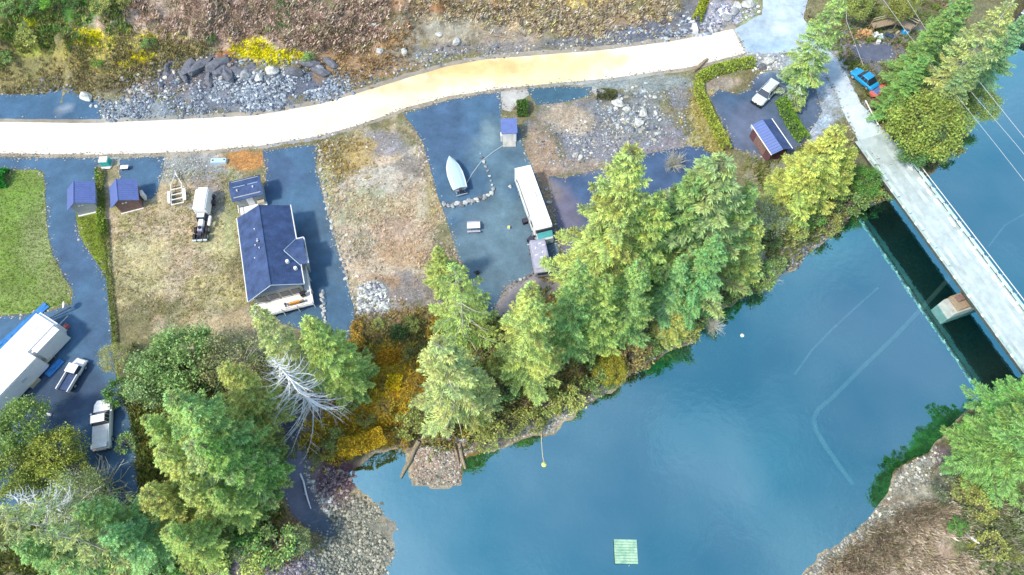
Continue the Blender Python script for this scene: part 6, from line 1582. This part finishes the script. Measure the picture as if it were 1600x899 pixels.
small('fire_pit', 'small dark metal thing standing on the lower yard', 'fire pit', 746, 428, 30, [('bowl', (0, 0, .35), (.5, .4, .25), 'black'), ('leg', (-.15, 0, .12), (.06, .06, .24), 'black'), ('leg', (.2, .1, .12), (.06, .06, .24), 'black'), ('handle', (-.3, .2, .45), (.3, .08, .06), 'black')])
small('plant_pot', 'small pot with green top at the east edge of the yard', 'pot', 795, 357, 0, [('pot', (0, 0, .15), (.35, .35, .3), 'offwhite'), ('plant', (0, 0, .36), (.3, .3, .14), 'yellow')])
small('barrier_block', 'white block barrier at the roadside by the dark rubble', 'barrier', 1085, 48, 95, [('block', (0, 0, .4), (1.7, .6, .8), 'offwhite'), ('cap', (0, 0, .83), (1.5, .5, .06), 'white')])
small('barrier_block', 'white square box at the edge of the covered boat trailer stones', 'box', 503, 420, 0, [('block', (0, 0, .08), (.5, .5, .1), 'offwhite'), ('cap', (0, 0, .15), (.3, .3, .04), 'white')]) if False else None
# timber deck by the woodpile
td = thing('timber_deck', 'angled timber deck with double plank railing above the woodpile', 'deck', (*P(1384, 44, ZL + 1.4), ZL), R(20))
x0, y0 = P(1384, 44, ZL + 1.4)
dk = [Vector(P(a, b, ZL + 1.4)) - Vector((x0, y0)) for a, b in [(1362,36),(1384,30),(1404,26),(1432,40),(1424,46),(1402,36),(1366,44)]]
rot = Matrix.Rotation(-R(20), 2)
def L2(v): w_ = rot @ v; return (w_.x, w_.y)
MB().prism([L2(v) for v in [dk[0], dk[2], dk[5], dk[6]]], 1.2, 1.36).build('deck_platform', MAT['timber'], td)
MB().prism([L2(v) for v in [dk[2], dk[3], dk[4], dk[5]]], 1.19, 1.35).build('deck_platform', MAT['timber'], td)
for off_, zz in ((0, 2.25), (0, 1.85)):
    a_, b_, c_ = L2(dk[0]), L2(dk[2]), L2(dk[3])
    for (p_, q_) in ((a_, b_), (b_, c_)):
        MB().tube([(*p_, zz), (*q_, zz)], .07, 4).build('rail_plank', MAT['beige'], td)
for p_ in [L2(dk[0]), L2(dk[1]), L2(dk[2]), L2(dk[3]), L2(dk[4]), L2(dk[5]), L2(dk[6])]: MB().box((p_[0], p_[1], 1.1), (.12, .12, 2.2)).build('post', MAT['timber'], td)
# woodpile: split logs as parts
wp = thing('woodpile', 'loose heap of orange-brown split firewood below the timber deck', 'woodpile', (*P(1353, 51, ZL + .3), ZL))
src = [MB().box((0, 0, 0), (.5, .2, .16), tx=.9, ty=.5).build('split_log', m_, wp) for m_ in (MAT['firewood'], M('pale_split_wood', (.66, .45, .24), .85, var=.25, scale=6), M('dark_split_wood', (.34, .19, .09), .85, var=.3, scale=6))]
for i in range(150):
    o = src[i % 3] if i < 3 else src[i % 3].copy()
    if i >= 3: COL.objects.link(o)
    rr = rnd.gauss(0, 1); ss = rnd.gauss(0, 1)
    o.location = (rr * .95, ss * .5, max(.08, .75 - .35 * (rr * rr + ss * ss) * .8) * rnd.uniform(.4, 1)); o.rotation_euler = (rnd.uniform(-.6, .6), rnd.uniform(-.5, .5), rnd.uniform(0, 6.28)); s_ = rnd.uniform(.7, 1.25); o.scale = (s_, s_, s_)
def crumple(name, label, cat, px, py, rx, ry, h, mt, mt2):
    e = thing(name, label, cat, (*P(px, py, ZL + .2), ZL + .02), R(-12))
    g_ = MB(); n_ = 7; grid = [[(-rx + 2 * rx * i / n_, -ry + 2 * ry * j / n_, (0 if i in (0, n_) or j in (0, n_) else h * rnd.uniform(.4, 1))) for j in range(n_ + 1)] for i in range(n_ + 1)]
    vs = [p for r_ in grid for p in r_]; g_.add(vs, [(i * (n_ + 1) + j, (i + 1) * (n_ + 1) + j, (i + 1) * (n_ + 1) + j + 1, i * (n_ + 1) + j + 1) for i in range(n_) for j in range(n_)])
    g_.build('sheet', MAT[mt], e)
    for q in range(4): MB().box((rnd.uniform(-rx, rx) * .7, rnd.uniform(-ry, ry) * .7, h * .9), (.35, .25, .2), rnd.uniform(0, 3)).build('bundle', MAT[mt2], e)
crumple('tarp_heap', 'crumpled pale blue tarps and white sacks beside the woodpile', 'tarp', 1372, 57, .95, .65, .5, 'tarp', 'white')
crumple('tarp_heap', 'turquoise tarp bundle at the right end under the timber deck', 'tarp', 1415, 49, .55, .5, .5, 'bluecar', 'tarp')
small('rubbish_bucket', 'white bucket in front of the pale blue tarps', 'bucket', 1371, 68, 0, [('bucket', (0, 0, .25), (.5, .45, .5), 'white'), ('rim', (0, 0, .52), (.56, .5, .05), 'offwhite')])
small('scrap_panel', 'dark blue panel lying between the two tarp heaps', 'panel', 1388, 57, -30, [('panel', (0, 0, .3), (1.3, .8, .06), 'roofblue'), ('support', (0, 0, .14), (.9, .5, .26), 'darkmetal')])
small('cream_sack', 'pale cream sack lying left of the turquoise tarp bundle', 'sack', 1402, 52, 40, [('sack', (0, 0, .15), (.7, .3, .28), 'beige'), ('tie', (.38, 0, .16), (.1, .1, .1), 'white')])
print('trees',tree_n[0]) #, tree_n[0], 'tris', sum(len(m.loop_triangles) or sum(len(p.vertices) - 2 for p in m.polygons[:0]) for m in bpy.data.meshes))
tot = 0
for m_ in bpy.data.meshes: tot += len(m_.loops) - 2 * len(m_.polygons)
print('TRIS', tot)
